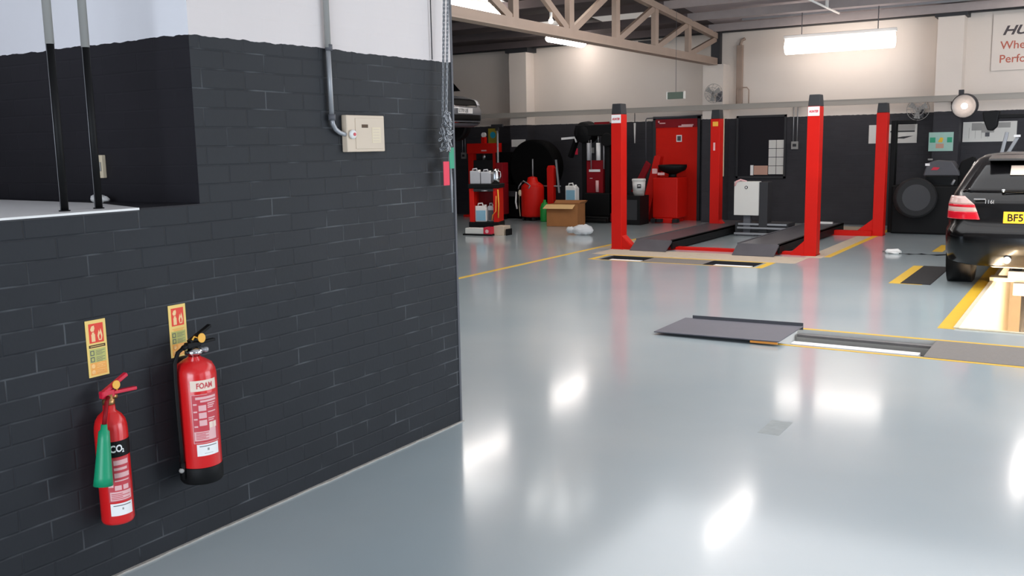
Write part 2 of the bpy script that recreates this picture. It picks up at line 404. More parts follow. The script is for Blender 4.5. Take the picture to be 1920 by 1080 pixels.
# back wall
w = MB('brick_back')
w.box(-20, 6.6, YB, YB+.25, 0, 3.78)
w.box(-6.86, -6.44, 18.32, YB, 0, 3.13)
w.box(-2.57, -2.15, 18.3, YB, 0, 3.69)
w.box(-11.43, -10.99, 18.35, YB, 0, 3.66)
struct(w, 'wall_back', 'far workshop wall, dark grey below and cream above, with shallow piers', 'wall')
t = MB('dark_grey')
t.box(-2.62, -2.10, 18.26, YB, 3.69, 3.80); t.box(-11.50, -10.92, 18.3, YB, 3.66, 3.76)
t.box(-8.35, -7.95, 18.5, YB, 3.66, 3.72)
t.box(-20, 6.6, YB-.16, YB, 3.76, 3.90)
struct(t, 'trim_5', 'dark caps and wall plate under the roof edge', 'trim')
w = MB('brick_back'); w.box(-20.2, -20, -6, 19, 0, 4.3); struct(w, 'wall_far_left', 'side wall at the far left of the workshop')
w = MB('brick_back')   # right wall with two open shutter doors
w.box(6.6, 6.8, -6, -.4, 0, 4.3); w.box(6.6, 6.8, 3.4, 5.4, 0, 4.3); w.box(6.6, 6.8, 13.6, 19, 0, 4.3); w.box(6.6, 6.8, -.4, 3.4, 3.5, 4.3); w.box(6.6, 6.8, 5.4, 13.6, 3.5, 4.3)
struct(w, 'wall_right', 'right-hand workshop wall with open vehicle doors')
w = MB('brick_back'); w.box(-6.2, -1.9, -6.2, -6, 0, 4.3); w.box(3.9, 6.7, -6.2, -6, 0, 4.3); w.box(-1.9, 3.9, -6.2, -6, 3.5, 4.3)
struct(w, 'wall_front', 'front workshop wall with the open vehicle door')
g = MB('concrete'); g.box(-30, 40, -40, 40, -1.75, -1.7); struct(g, 'floor_outside', 'concrete ground outside')

# long service tray on the back wall
t = MB('galv'); t.box(-13.6, 5, 18.24, 18.30, 2.24, 2.335, 'mid_grey'); t.box(-13.6, 5, 18.235, 18.305, 2.33, 2.345)
for x in range(-13, 5, 2): t.box(x-.02, x+.02, 18.29, YB, 2.26, 2.30)
for fc in t.bm.faces: fc.material_index = t.mi('tray')
tray = t.build('cable_tray'); tag(tray, 'long grey cable tray running the length of the far wall', 'cable tray')

# truss
tr = thing('roof_truss', 'beige-painted steel lattice roof truss spanning to the far wall', 'truss', (-6.65, 12.35, 3.19))
yl = [-6.15+12.35]  # panel points in world Y
def TL(x, y, z): return (x+0., y-12.35, z-3.19)
m = MB('truss'); m.box(-.05, .05, -6.15, 6.15, -.07, .07); m.box(-.09, .09, -6.15, 6.15, -.075, -.055); m.build('bottom_chord', tr)
for s_ in (-1, 1):
    m = MB('truss'); a = TL(0, 12.35, roof_z(12.35)-.1); b = TL(0, 12.35+s_*6.15, roof_z(18.5)-.1)
    m.bar(a, b, .1, .11); m.build('top_chord', tr)
    m = MB('dark_grey'); m.box(-.09, .09, s_*6.15-.07, s_*6.15+.07, -.07, .62); m.build('end_post', tr)
pys = [12.35+1.54*k for k in range(-4, 5)]
for k, py in enumerate(pys[1:-1]):
    m = MB('truss'); m.box(-.04, .04, py-12.35-.07, py-12.35+.07, .05, roof_z(py)-3.19-.12); m.build('vertical', tr)
for k in range(4):
    for s_ in (-1, 1):
        a = TL(0, 12.35+s_*(1.54*k+.08), 3.25); b = TL(0, 12.35+s_*(1.54*(k+1)-.08), roof_z(12.35+1.54*(k+1))-.15)
        m = MB('truss'); m.bar(a, b, .06, .10); m.build('diagonal', tr)
# ceiling fittings
def tube_light(label, loc, rz, L=1.8, wd=.2, hd=.11, mm='tube', drop=.3, grp=None):
    o = thing('fluorescent_light', label, 'ceiling light', loc, rz, grp)
    m = MB('white'); m.box(-L/2-.03, L/2+.03, -.05, .05, hd*.5, hd*.5+.06); m.build('housing', o, .008)
    m = MB(mm)
    n = 12; prof = [(wd/2*math.cos(PI+PI*k/n), hd*.55*math.sin(PI+PI*k/n)) for k in range(n+1)]
    prof += [(wd/2*.5, hd*.45), (-wd/2*.5, hd*.45)]
    m.prism(prof, -L/2, L/2, 'x'); m.build('diffuser', o, .01)
    for x in (-L*.35, L*.35):
        m = MB('mid_grey'); m.cyl((x, 0, hd*.5), (x, 0, hd*.5+drop), .008, n=8); m.build('hanger', o)
    return o
tube_light('large bright strip light hanging lengthwise in front of the far wall', (-4.15, 17.9, 3.335), 0, 1.9, .26, .27, 'tube_back', .45)
tube_light('bright strip light seen end on, under the middle of the truss', (-9.64, 17.75, 3.76), PI/2, 1.4, .22, .16, 'tube', .05)
tube_light('bright strip light at the top left, beside the end of the brick wall', (-9.45, 13.85, 4.0), PI/2, 1.9, .22, .15, 'tube', .1)
for loc, rz, lb in (((-4.3, 12.85, 3.85), PI/2, 'strip light above the four-post lift, seen only as a glare on the floor'), ((-.80, 17.0, 3.8), PI/2, 'strip light above the black car, mirrored at the right edge of the floor'), ((2.6, 12.5, 3.85), PI/2, 'strip light right of the black car, outside the picture')):
    tube_light(lb, loc, rz, 1.8, .2, .13, 'tube', .12, 'strip lights above the open floor')
m = MB('spark'); m.sphere((0, 0, 0), .035); m.cyl((0, 0, .03), (0, 0, .12), .02, m='white', n=10); o = m.build('small_lamp', None, 0, (-6.62, 11.75, 3.31)); tag(o, 'tiny glowing lamp on the bottom chord of the truss', 'lamp')
m = MB('white'); m.cyl((0, -1.1, 0), (0, 1.1, 0), .018, n=10); m.box(-.02, .02, -1.12, -1.06, 0, .12); m.box(-.02, .02, .2, .26, 0, .12)
o = m.build('ceiling_conduit', None, 0, (-4.12, 16.62, 3.83)); tag(o, 'thin white pipe end hanging below the roof above the large strip light', 'pipe')
m = MB('galv'); m.box(-6.0, 2.0, -.03, .03, -.03, .03); o = m.build('roof_rail', None, 0, (0, 18.1, 3.93)); tag(o, 'pale rail running along the roof near the far wall', 'rail')

# ================================================================== NEAR WALL FITTINGS
# pipes in the opening
for k, (x, lab) in enumerate(((-3.222, 'left of two painted pipes rising through the opening'), (-3.232, 'right of two painted pipes rising through the opening'))):
    yb_ = 2.068 + .147*k
    o = thing('painted_pipe', lab, 'pipe', (x, yb_, 1.39))
    m = MB('black'); m.cyl((0, 0, 0), (0, 0, .602), .0145, n=16); m.tube([(.0, -.0145, .0), (.0, -.0145, .602)], .001, 'galv', 6); m.build('lower_pipe', o)  # thin pale line up the lower pipe stands in for its highlight
    m = MB('socket_grey'); m.cyl((0, 0, .602), (0, 0, 2.6), .0155, n=16); m.build('upper_pipe', o)
    m = MB('black'); m.cyl((0, 0, .0), (0, 0, .008), .02, n=16); m.build('collar', o)
m = MB('cream'); m.box(-.014, .014, -.02, .0, -.05, .05); m.box(-.008, .008, -.026, -.02, -.02, .02, 'socket_grey')
o = m.build('wall_switch', None, .003, (-3.715, 2.59, 1.545)); tag(o, 'slim cream switch on the dark wall inside the opening', 'switch')
m = MB('white'); random.seed(2); m.sphere((0, 0, .018), .03, sc=(1.3, .9, .6), n=12); m.sphere((.03, .01, .014), .022, sc=(1.1, 1, .6), n=12); m.sphere((-.02, .01, .028), .018, sc=(1, 1, .5), n=10)
for v in m.bm.verts: v.co += Vector((random.uniform(-1, 1), random.uniform(-1, 1), random.uniform(-1, 1)))*.004
o = m.build('crumpled_tissue', None, 0, (-3.68, 2.52, 1.391)); tag(o, 'crumpled white tissue lying on the sill', 'tissue')

# fuse box + conduit
fb = thing('fuse_box', 'beige metal fuse box on the dark brick wall', 'fuse box', (XW, 3.61, 1.675))
m = MB('beige_box'); m.box(0, .034, -.150, .130, -.088, .088); m.build('enclosure', fb, .004)
m = MB('beige_box'); m.box(.034, .037, -.09, .115, -.074, .074); m.build('cover', fb, .002)
m = MB('sign_brown'); m.box(.037, .0385, -.045, .0, .028, .044); m.build('name_strip', fb)
m = MB('cream'); m.box(.037, .0383, .03, .095, -.045, .03)
for k in range(5): m.box(.0383, .0386, .038, .085, -.038+k*.014, -.034+k*.014, 'beige_box')
m.build('notice', fb)
m = MB('white'); m.lathe([(.022, 0), (.022, .01), (.012, .016)], (.037, -.118, -.004), (1, 0, 0), n=20); m.lathe([(.008, .016), (.008, .02)], (.037, -.118, -.004), (1, 0, 0), 'label_mid', 12); m.build('gland', fb)
cn = thing('conduit', 'grey metal conduit dropping down the wall and bending into the fuse box', 'conduit', (XW, 3.375, 1.75))
m = MB('galv'); m.tube([(.02, 0, 0), (.02, -.005, .32)], .0115); m.build('lower_run', cn)
m = MB('socket_grey'); m.tube([(.02, -.005, .32), (.02, -.008, 2.6)], .014); m.build('upper_run', cn)
m = MB('galv'); m.tube([(.02, 0, .0), (.02, .004, -.03), (.022, .02, -.055), (.022, .045, -.070), (.024, .07, -.077), (.024, .083, -.079)], .0105); m.build('bend', cn)
for z in (.0, .32):
    m = MB('mid_grey'); m.cyl((.02, 0, z-.014), (.02, 0, z+.014), .017, n=14); m.build('coupling', cn)
# shutter chain at the corner
ch = thing('shutter_chain', 'grey hand chain gathered in a bundle at the wall corner', 'chain', (XW+.05, 4.20, 1.67))
def links(mb, a, b, n, r=.008):
    a, b = Vector(a), Vector(b)
    for k in range(n):
        p = a.lerp(b, (k+.5)/n); d = (b-a).normalized(); l = (b-a).length/n*.72
        side = Vector((1, 0, 0)) if k % 2 else Vector((0, 1, 0))
        for s_ in (-1, 1): mb.tube([p-d*l+side*r*s_, p+d*l+side*r*s_], .0028, 'galv', 6)
        for e in (-1, 1): mb.tube([p+d*l*e-side*r, p+d*l*e+side*r], .0028, 'galv', 6)
m = MB('galv'); links(m, (0, .02, .1), (.0, .15, 2.0), 90, .005); m.build('strand', ch)
m = MB('galv'); links(m, (.02, .025, .1), (.02, .165, 2.0), 90, .005); m.build('strand', ch)
m = MB('galv'); random.seed(7)
for k in range(120):
    a = random.uniform(0, 2*PI); z = random.uniform(-.085, .12); rr = random.uniform(.0, 1)**.5*(.045 if z < .02 else .045-.30*(z-.02))
    p = Vector((.025+rr*math.cos(a)*.6, .01+rr*math.sin(a)+z*.15, z)); t_ = random.uniform(0, PI); d = Vector((.3*math.sin(t_*3), math.cos(t_), math.sin(t_)))*.012; e = Vector((.004, -d.z*.6, d.y*.6))
    m.tube([p-d, p-d*.6+e, p+d*.6+e, p+d, p+d*.6-e, p-d*.6-e, p-d], .0032, 'galv', 6)
m.build('bundle', ch)
for y0, lab in ((4.19, 'thin dark cord running down the white part of the wall beside the chain'),):
    m = MB('dark_grey'); m.tube([(.012, 0, 0), (.012, .002, 1.8)], .003, n=6); o = m.build('cord', None, 0, (XW, y0, 2.07)); tag(o, lab, 'cord')
m = MB('tag_green'); m.box(-.002, .002, -.022, .022, -.065, .05); o = m.build('plastic_tag', None, .002, (XW+.07, 4.265, 1.55)); tag(o, 'green tag hanging under the chain bundle', 'tag')
m = MB('tag_red'); m.box(-.002, .002, -.027, .027, -.07, .06); o = m.build('plastic_tag', None, .002, (XW+.075, 4.205, 1.465)); tag(o, 'red tag hanging beside the green one at the wall corner', 'tag')
m = MB('galv'); m.tube([(0, 0, .25), (.0, -.005, .1), (0, .008, 0), (0, .01, -.17)], [.008, .008, .007, .004], n=8); o = m.build('cable_end', None, 0, (XW+.04, 4.29, 1.41)); tag(o, 'grey cable tail hanging below the tags at the corner', 'cable')

# fire signs
def fire_sign(label, y0, z1, brown):
    o = thing('fire_sign', label, 'sign', (XW, y0, z1))
    w_, h_ = .083, .212
    m = MB('sign_yellow'); m.box(0, .003, 0, w_, -h_, 0); m.build('backing', o, .001)
    m = MB('sign_red'); m.box(.003, .0036, .012, w_-.012, -.085, -.013); m.build('red_panel', o)
    m = MB('sign_cream')                                     # white extinguisher and flame symbols
    P = .0040
    m.box(.0036, P, .021, .036, -.080, -.052); m.box(.0036, P, .024, .033, -.052, -.045); m.prism([(.018, -.034), (.024, -.022), (.034, -.020), (.036, -.030), (.032, -.042), (.022, -.042)], .0036, P)
    m.prism([(.050, -.078), (.046, -.060), (.052, -.038), (.055, -.050), (.060, -.034), (.064, -.050), (.066, -.062), (.062, -.078)], .0036, P)
    m.build('symbol', o)
    m = MB('sign_red'); m.prism([(.053, -.074), (.052, -.062), (.057, -.052), (.060, -.064), (.058, -.074)], P, .0043); m.build('flame_detail', o)
    if brown:
        m = MB('sign_brown'); m.box(.003, .0036, .008, w_-.008, -.103, -.092); m.box(.0036, .0038, .014, w_-.014, -.0985, -.0965, 'sign_yellow'); m.build('title_bar', o)
    else:
        m = MB('sign_orange'); m.box(.003, .0036, .014, w_-.014, -.099, -.096); m.box(.003, .0036, .02, w_-.02, -.105, -.102); m.build('title_bar', o)
    m = MB('sign_olive'); m.box(.003, .0034, .008, w_-.008, -.158, -.107)
    for k in range(2):
        z = -.113-k*.024; m.box(.0034, .0037, .011, .027, z-.018, z, 'sign_brown' if 0 else 'mid_grey'); m.box(.0037, .0039, .014, .024, z-.015, z-.003, 'sign_olive')
        for q in range(4): m.box(.0034, .0036, .034, .070-(q % 2)*.01, z-.003-q*.005, z-.0015-q*.005, 'mid_grey')
    m.build('green_panel', o)
    m = MB('sign_orange'); m.box(.003, .0034, .008, w_-.008, -.205, -.158)
    for k in range(2):
        z = -.162-k*.022; m.lathe([(.008, .0034), (.008, .0037)], (0, .019, z-.009), (1, 0, 0), 'brass', 14)
        for q in range(3): m.box(.0034, .0036, .034, .068-(q % 2)*.008, z-.004-q*.006, z-.0025-q*.006, 'brass')
    m.build('orange_panel', o)
    return o
fire_sign('yellow and red fire sign with dark title bar above the green-horned extinguisher', 2.034, .997, True)
fire_sign('yellow and red fire sign just above the handle of the foam extinguisher', 2.397, .998, False)

def ribs(mb, r, a0, x0, x1, zs, m, th=.004, jag=.0):
    for k, z in enumerate(zs): wrap_panel(mb, r, a0, x0, x1-(k*7 % 5)*jag, z, z+th, m, 8)
# foam extinguisher --------------------------------------------------
fe = thing('foam_extinguisher', 'larger red fire extinguisher with FOAM label, black foot and black hose', 'fire extinguisher', (-3.022, 2.437, .285))
R = .0815
m = MB('ext_red'); m.lathe([(R-.002, .055), (R, .062), (R, .44), (R-.004, .462), (R*.82, .484), (R*.52, .50), (R*.34, .507), (.024, .512)], n=48); m.build('cylinder', fe)
m = MB('black'); m.lathe([(.066, 0), (.078, .003), (R+.0025, .012), (R+.0025, .068), (R+.0005, .072)], n=48); m.build('foot', fe)
m = MB('chrome'); m.lathe([(.022, .508), (.022, .52), (.036, .523), (.036, .537), (.028, .541), (.020, .55)], n=28); m.build('valve_collar', fe)
m = MB('galv'); m.sphere((.022, .042, .533), .012, n=12); m.cyl((.0, .01, .533), (.022, .042, .533), .009, n=12); m.build('pressure_gauge', fe)
m = MB('black'); m.box(-.014, .014, -.035, .03, .548, .57); m.cyl((0, -.03, .558), (0, -.052, .552), .011, n=12); m.build('valve_body', fe, .004)
m = MB('black'); m.bar((0, -.02, .572), (0, .088, .622), .022, .012); m.build('top_lever', fe, .002)
m = MB('black'); m.bar((0, .0, .560), (0, .105, .562), .02, .010); m.build('carry_handle', fe, .002)
m = MB('tag_yellow'); m.lathe([(.019, 0), (.019, .004)], (.017, .028, .582), (1, .1, .1), n=20); m.tube([(.015, .012, .585), (.015, -.004, .592), (.012, -.012, .580)], .0035); m.build('safety_tag', fe)
m = MB('black'); m.tube([(0, -.05, .553), (.0, -.075, .54), (.0, -.094, .50), (.004, -.1, .42), (.006, -.1, .30), (.006, -.097, .16), (.004, -.094, .06)], .0088, n=12); m.cyl((.004, -.094, .10), (.004, -.093, .03), .0105, .008, n=12); m.build('hose', fe)
m = MB('socket_grey'); m.sphere((.004, -.1, .068), .011, n=12); m.build('hose_clip', fe)
m = MB('black'); m.box(-.088, -.07, -.015, .015, .35, .5); m.build('wall_bracket', fe)
A0 = -.42; q = R+.0006
m = MB('label_cream'); wrap_panel(m, q, A0, -.044, .066, .385, .428, 'label_cream', 14); nm = m.build('name_label', fe)
lettering('FOAM', .031, 'label_mid', 'lettering', nm, lambda x, y: ((q+.0006)*math.cos(A0+(x-.022)/q), (q+.0006)*math.sin(A0+(x-.022)/q), .396+y), .80, bold=.0008)
m = MB('label_mid'); wrap_panel(m, q, A0, -.044, .066, .174, .372, 'label_mid', 14)
q2 = q+.0004
for z0, z1, x0, x1 in ((.352, .362, -.028, .06), (.34, .348, -.01, .06)): wrap_panel(m, q2, A0, x0, x1, z0, z1, 'label_pink')
for (x0, x1, z0, z1) in ((-.044, -.042, .176, .37), (-.044, .066, .174, .176), (-.044, .02, .37, .372), (-.04, .02, .185, .222), (.02, .05, .185, .255)): wrap_panel(m, q2, A0, x0, x1, z0, z1, 'label_pink')
for k in range(3): wrap_panel(m, q2, A0, -.018, .012, .245+k*.03, .268+k*.03, 'label_pink')
for k, z in enumerate((.33, .322, .314, .296, .27, .262)): wrap_panel(m, q2, A0, .018, .055-(k % 3)*.006, z, z+.0045, 'label_pink')
for k in range(2): wrap_panel(m, q2, A0, .022+k*.018, .036+k*.018, .232, .256, 'label_cream')
for k in range(5): wrap_panel(m, q2+.0003, A0, -.034, .016-(k % 2)*.012, .191+k*.006, .1935+k*.006, 'label_mid')
for k in range(4): wrap_panel(m, q2, A0, -.038, -.024, .24+k*.03, .246+k*.03, 'label_pink')
m.build('instruction_label', fe)
m = MB('label_white'); wrap_panel(m, q2+.0003, A0, -.034, .058, .122, .170, 'label_white', 12)
wrap_panel(m, q2+.0006, A0, -.024, .048, .160, .163, 'mid_grey', 12); wrap_panel(m, q2+.0006, A0, .006, .014, .143, .153, 'socket_grey'); wrap_panel(m, q2+.0006, A0, -.006, .03, .131, .1325, 'socket_grey')
m.build('service_label', fe)
m = MB('label_pink'); wrap_panel(m, q, A0, -.052, -.022, .468-.03, .470-.028, 'label_pink'); m.bm.free()

# CO2 extinguisher ---------------------------------------------------
ce = thing('carbon_dioxide_extinguisher', 'smaller red CO2 fire extinguisher with green horn and red levers', 'fire extinguisher', (-3.047, 2.062, .238))
R = .0585
m = MB('ext_red'); m.lathe([(.040, 0), (R-.004, .004), (R, .014), (R, .352), (R*.975, .372), (R*.89, .393), (R*.70, .411), (R*.5, .421), (.0225, .428), (.021, .45)], n=44); m.build('cylinder', ce)
m = MB('brass'); m.lathe([(.019, .45), (.022, .452), (.022, .468), (.016, .472), (.016, .488)], n=24); m.cyl((0, .01, .478), (.004, .032, .474), .009, n=12); m.build('valve', ce)
m = MB('lever_red'); m.box(-.012, .012, -.030, .022, .476, .504); m.build('valve_body', ce, .004)
m = MB('lever_red'); m.bar((0, -.030, .492), (0, .082, .548), .02, .014); m.build('top_lever', ce, .003)
m = MB('lever_red'); m.bar((0, -.01, .492), (0, .118, .486), .02, .013); m.build('carry_handle', ce, .003)
m = MB('tag_yellow'); m.lathe([(.016, 0), (.016, .004)], (.014, .026, .520), (1, .1, .1), n=20); m.tube([(.014, .026, .518), (.014, .03, .498)], .002); m.build('safety_tag', ce)
m = MB('rubber'); m.tube([(.014, -.01, .48), (.04, -.035, .47), (.058, -.055, .44), (.064, -.068, .40)], .008, 'dark_red', 12); m.build('swivel_hose', ce)
m = MB('horn_green'); ax = Vector((.0, -.032, -.30)).normalized()
m.lathe([(.0105, 0), (.0125, .020), (.019, .026), (.0215, .06), (.0265, .13), (.031, .19), (.034, .222), (.031, .222), (.018, .05)], (.066, -.070, .402), ax, n=32); m.build('horn', ce)
m = MB('black'); m.box(-.064, -.05, -.012, .012, .2, .38); m.build('wall_bracket', ce)
A0 = -.45; q = R+.0006
m = MB('black'); wrap_panel(m, q, A0, -.05, .10, .262, .322, 'black', 16); nm = m.build('name_band', ce)
def wr(x, y): return ((q+.0006)*math.cos(A0+x/q), (q+.0006)*math.sin(A0+x/q), y)
lettering('CO', .037, 'label_white', 'lettering', nm, lambda x, y: wr(x-.019, .282+y), .80, bold=.0012)
lettering('2', .019, 'label_white', 'lettering', nm, lambda x, y: wr(x+.0245, .278+y), .85, bold=.0008)
m = MB('label_mid'); wrap_panel(m, q, A0, -.035, .052, .093, .258, 'label_mid', 14); q2 = q+.0004
for x0, x1, z0, z1 in ((-.010, .046, .232, .250), (-.010, .04, .212, .222), (-.010, .048, .184, .202), (-.01, .044, .170, .175), (-.030, .05, .098, .132), (-.012, .012, .137, .155), (.018, .040, .137, .155)):
    wrap_panel(m, q2, A0, x0, x1, z0, z1, 'label_pink')
wrap_panel(m, q2, A0, -.034, -.016, .15, .25, 'label_pink')
for k in range(4): wrap_panel(m, q2+.0003, A0, -.026, .044-(k % 2)*.03, .103+k*.0065, .1055+k*.0065, 'label_mid')
m.build('instruction_label', ce)
m = MB('label_white'); wrap_panel(m, q2, A0, -.032, .052, .040, .087, 'label_white', 12); wrap_panel(m, q2+.0003, A0, -.022, .044, .077, .080, 'mid_grey', 12); wrap_panel(m, q2+.0003, A0, .008, .014, .061, .069, 'socket_grey')
m.build('service_label', ce)

# ================================================================== FLOOR ITEMS
cv = thing('pit_cover_plate', 'loose grey steel cover plate lying tilted on the floor beside the open slot', 'cover plate', (-2.60, 7.66, .0))
m = MB('cover_grey'); M4 = Matrix.Translation((0, 0, .03)) @ Matrix.Rotation(-.012, 4, 'Y')
m.box(-.53, .53, -.39, .33, -.004, .004, None, M4); m.build('plate', cv)
m = MB('mid_grey'); m.box(-.46, .53, .325, .335, -.03, .03, None, M4); m.build('lip', cv)
m = MB('dark_grey'); m.box(-.40, .44, -.30, -.27, -.03, -.004, None, M4); m.box(-.40, .44, .2, .23, -.03, -.004, None, M4); m.build('stiffener', cv)
m = MB('orange'); m.box(.30, .52, -.395, -.385, -.022, -.006, None, M4); m.build('rust_edge', cv)
m = MB('label_white'); m.box(-2.04, -1.08, 7.49, 7.60, -.04, -.014); m.box(-2.11, -1.05, 7.95, 8.02, -.05, -.03, 'dull_steel'); m.box(-2.10, -1.06, 7.42, 7.43, -.09, -.03)
o = m.build('slot_tray', None); tag(o, 'pale steel rail inside the open slot in front of the pit', 'rail')
m = MB('dull_steel'); m.box(-1.03, 1.0, 7.38, 8.045, -.01, .004, 'plate_brown'); o = m.build('floor_plate', None, .002); tag(o, 'flush brown-grey steel floor plate right of the open slot', 'floor plate')
m = MB('rubber'); m.box(-1.83, -1.52, 11.16, 12.82, -.001, .006); o = m.build('rubber_mat', None, .002); tag(o, 'black rubber strip beside the yellow bar left of the black car wheel', 'mat')
m = MB('dull_steel'); m.box(-5.30, -4.42, 11.85, 12.32, -.01, .004, 'plate_brown'); o = m.build('floor_plate', None, .002); tag(o, 'flush steel floor plate between the two open slots before the lift', 'floor plate')
for x0, x1, lab in ((-5.93, -5.32, 'left'), (-4.40, -3.76, 'right')):
    m = MB('label_white'); m.box(x0+.12, x1-.02, 11.87, 12.0, -.03, -.004); m.box(x0, x1, 12.10, 12.14, -.09, -.05, 'dull_steel')
    o = m.build('slot_tray', None); tag(o, f'pale steel rail in the {lab} open slot in front of the red lift', 'rail')
# pit fittings
for yy, xx, lb in ((9.4, -.935, 'near tube light on the left wall of the glowing pit'), (10.9, -.935, 'far tube light on the left wall of the glowing pit'), (9.4, -.065, 'nearest tube light on the right wall of the glowing pit'), (10.9, -.065, 'middle tube light on the right wall of the glowing pit'), (12.6, -.065, 'tube light on the right pit wall, deep under the black car')):
    lt = thing('pit_light', lb, 'light', (xx, yy, -.38), 0, 'tube lights on the walls of the pit')
    m = MB('pit_tube'); m.cyl((0, -.55, 0), (0, .55, 0), .014, n=12); m.build('tube', lt)
    m = MB('white')
    for s_ in (-.57, .57): m.box(-.013, .013, s_-.02, s_+.02, -.02, .02)
    m.build('end_cap', lt)
m = MB('cream'); m.box(-.98, -.935, 8.64, 14.4, -.05, .012); m.box(-.065, -.02, 8.64, 14.4, -.05, .012); m.box(-.935, -.065, 8.62, 8.66, -.05, .012)
o = m.build('pit_rail', None, .003); tag(o, 'cream steel edge rail round the glowing inspection pit', 'rail')
pj = thing('pit_jack', 'steel jacking beam across the pit under the black car', 'jack', (-.5, 11.75, 0))
m = MB('cream'); m.box(-.48, .48, -.10, .10, .013, .06); m.build('crossbeam', pj, .005)
m = MB('galv'); m.box(-.30, .30, -.12, .12, .06, .14); m.build('body', pj, .008)
m = MB('galv'); m.box(-.24, .02, -.14, .14, -.13, .013); m.build('hydraulic_block', pj, .01)
m = MB('dark_grey'); m.cyl((-.12, -.02, -1.5), (-.12, -.02, -.13), .04); m.build('ram', pj)
for s_ in (-1, 1):
    m = MB('rubber'); m.cyl((s_*.22, 0, .14), (s_*.22, 0, .19), .05); m.build('pad', pj)
m = MB('white'); m.tube([(-.14, .0, .02), (-.08, -.03, .03), (-.02, 0, .035), (.05, .02, .03), (.1, 0, .02)], [.012, .035, .03, .04, .02]); m.tube([(-.06, -.06, .015), (.02, -.07, .02), (.08, -.05, .015)], .018)
o = m.build('white_clamp', None, 0, (-2.42, 14.1, 0)); tag(o, 'small white clip lying on the floor right of the lift', 'clip')
m = MB('black'); m.tube([(-2.35, 14.05, .01), (-2.2, 14.0, .012), (-2.05, 14.1, .01), (-1.85, 14.05, .008), (-1.7, 14.2, .006)], .008); o = m.build('cable', None); tag(o, 'thin black lead trailing from the white clip', 'cable')

# ================================================================== FOUR POST LIFT
lf = thing('four_post_lift', 'red four-post vehicle lift with grey runways in the middle bay', 'vehicle lift', (-4.8, 15, 0))
def post(x, y, s, top, lbl, stk=False):
    """s: direction of the base gusset"""
    X, Y = x+4.8, y-15
    p = MB('red')
    p.box(X-.085, X+.085, Y-.10, Y+.10, 0, top-.16)
    po = p.build('post', lf, .006)
    m = MB('red'); m.box(X-.12 if s < 0 else X-.085, X+.085 if s < 0 else X+.12, Y-.12, Y+.14, 0, .015)
    e = X+.085*s; gw, gh = (.30, .28) if x > -3.3 else (.19, .21)
    m.prism([(e, 0), (e+gw*s, 0), (e+gw*s, .02), (e, gh)], Y-.09, Y-.07, 'y'); m.prism([(e, 0), (e+gw*s, 0), (e+gw*s, .02), (e, gh)], Y+.07, Y+.09, 'y')
    m.prism([(e, gh-.02), (e, gh), (e+(gw+.01)*s, .03), (e+(gw-.01)*s, .01)], Y-.07, Y+.07, 'y'); m.build('base_gusset', po)
    m = MB('dark_grey'); m.prism([(X-.085, top-.16), (X+.085, top-.16), (X+.07, top), (X-.07, top)], Y-.09, Y+.10, 'y'); m.build('cap', po, .008)
    if lbl:
        m = MB('label_white'); m.box(X-.078, X+.078, Y-.104, Y-.10, top-.29, top-.165); lb = m.build('label', po)
        lettering('HUNTER', .045, 'lever_red', 'lettering', lb, lambda a, b: (X-.065+a, Y-.106, top-.245+b), .70, .35, .002)
    if stk:
        m = MB('tag_yellow'); m.box(X-.045, X+.055, Y-.104, Y-.10, top-.29, top-.21); m.build('sticker', po)
        m = MB('label_pink'); m.box(X-.03, X+.005, Y-.104, Y-.10, top-.72, top-.58); m.build('sticker', po)
    return po
post(-6.28, 13.22, 1, 2.21, True); post(-3.40, 13.46, -1, 2.23, True); post(-5.90, 16.50, 1, 2.18, False, True); post(-3.12, 16.72, -1, 2.2, False)
for (x0, x1) in ((-6.02, -5.42), (-4.42, -3.80)):
    X0, X1 = x0+4.8, x1+4.8
    rw = MB('runway'); rw.box(X0, X1, -1.72, 2.2, .13, .15); rw.box(X0, X0+.03, -1.72, 2.2, .03, .16, 'mid_grey'); rw.box(X1-.03, X1, -1.72, 2.2, .02, .16, 'black'); ro = rw.build('runway', lf)  # right-hand sides coloured black for the shadow along the runways
    m = MB('runway'); m.prism([(-1.72, .15), (-1.72, .12), (-1.98, .0), (-1.98, .012)], X0+.01, X1-.01); m.build('ramp', ro)
m = MB('red'); m.box(-1.38, 1.3, -1.60, -1.46, .0, .04); m.build('front_crossbeam', lf)
m = MB('red'); m.box(-1.0, 1.6, 1.50, 1.64, .0, .085); m.build('rear_crossbeam', lf)
m = MB('dark_grey'); m.box(-.56, .36, .98, 1.4, .05, .22); jb = m.build('jacking_beam', lf)
m = MB('galv'); m.box(-.5, .34, .95, .975, .18, .21); m.build('rail', jb)
m = MB('galv'); m.box(-.5, .34, .90, .925, .12, .15); m.build('rail', jb)
m = MB('galv'); m.box(-.52, .1, .80, .83, .03, .06); m.build('rail', jb)
m = MB('white'); m.box(.60, .85, 2.0, 2.06, .15, .18); m.build('wheel_stop', lf)
cb = thing('control_box', 'light grey lift control box on a dark stand', 'control box', (-5.15, 16.0, 0))
m = MB('paper'); m.box(-.215, .215, -.10, .06, .35, .93); m.build('enclosure', cb, .008)
m = MB('dark_grey'); m.cyl((0, -.104, .83), (0, -.10, .83), .028, n=20); m.box(-.01, .01, -.112, -.10, .815, .845, 'label_white'); m.build('switch', cb)
m = MB('dark_grey'); m.box(.215, .36, -.06, .2, 0, .92); m.build('side_cabinet', cb, .006)
m = MB('mid_grey'); m.box(-.06, .06, -.04, .04, 0, .35); m.box(-.16, .16, -.12, .12, 0, .02); m.build('pedestal', cb)
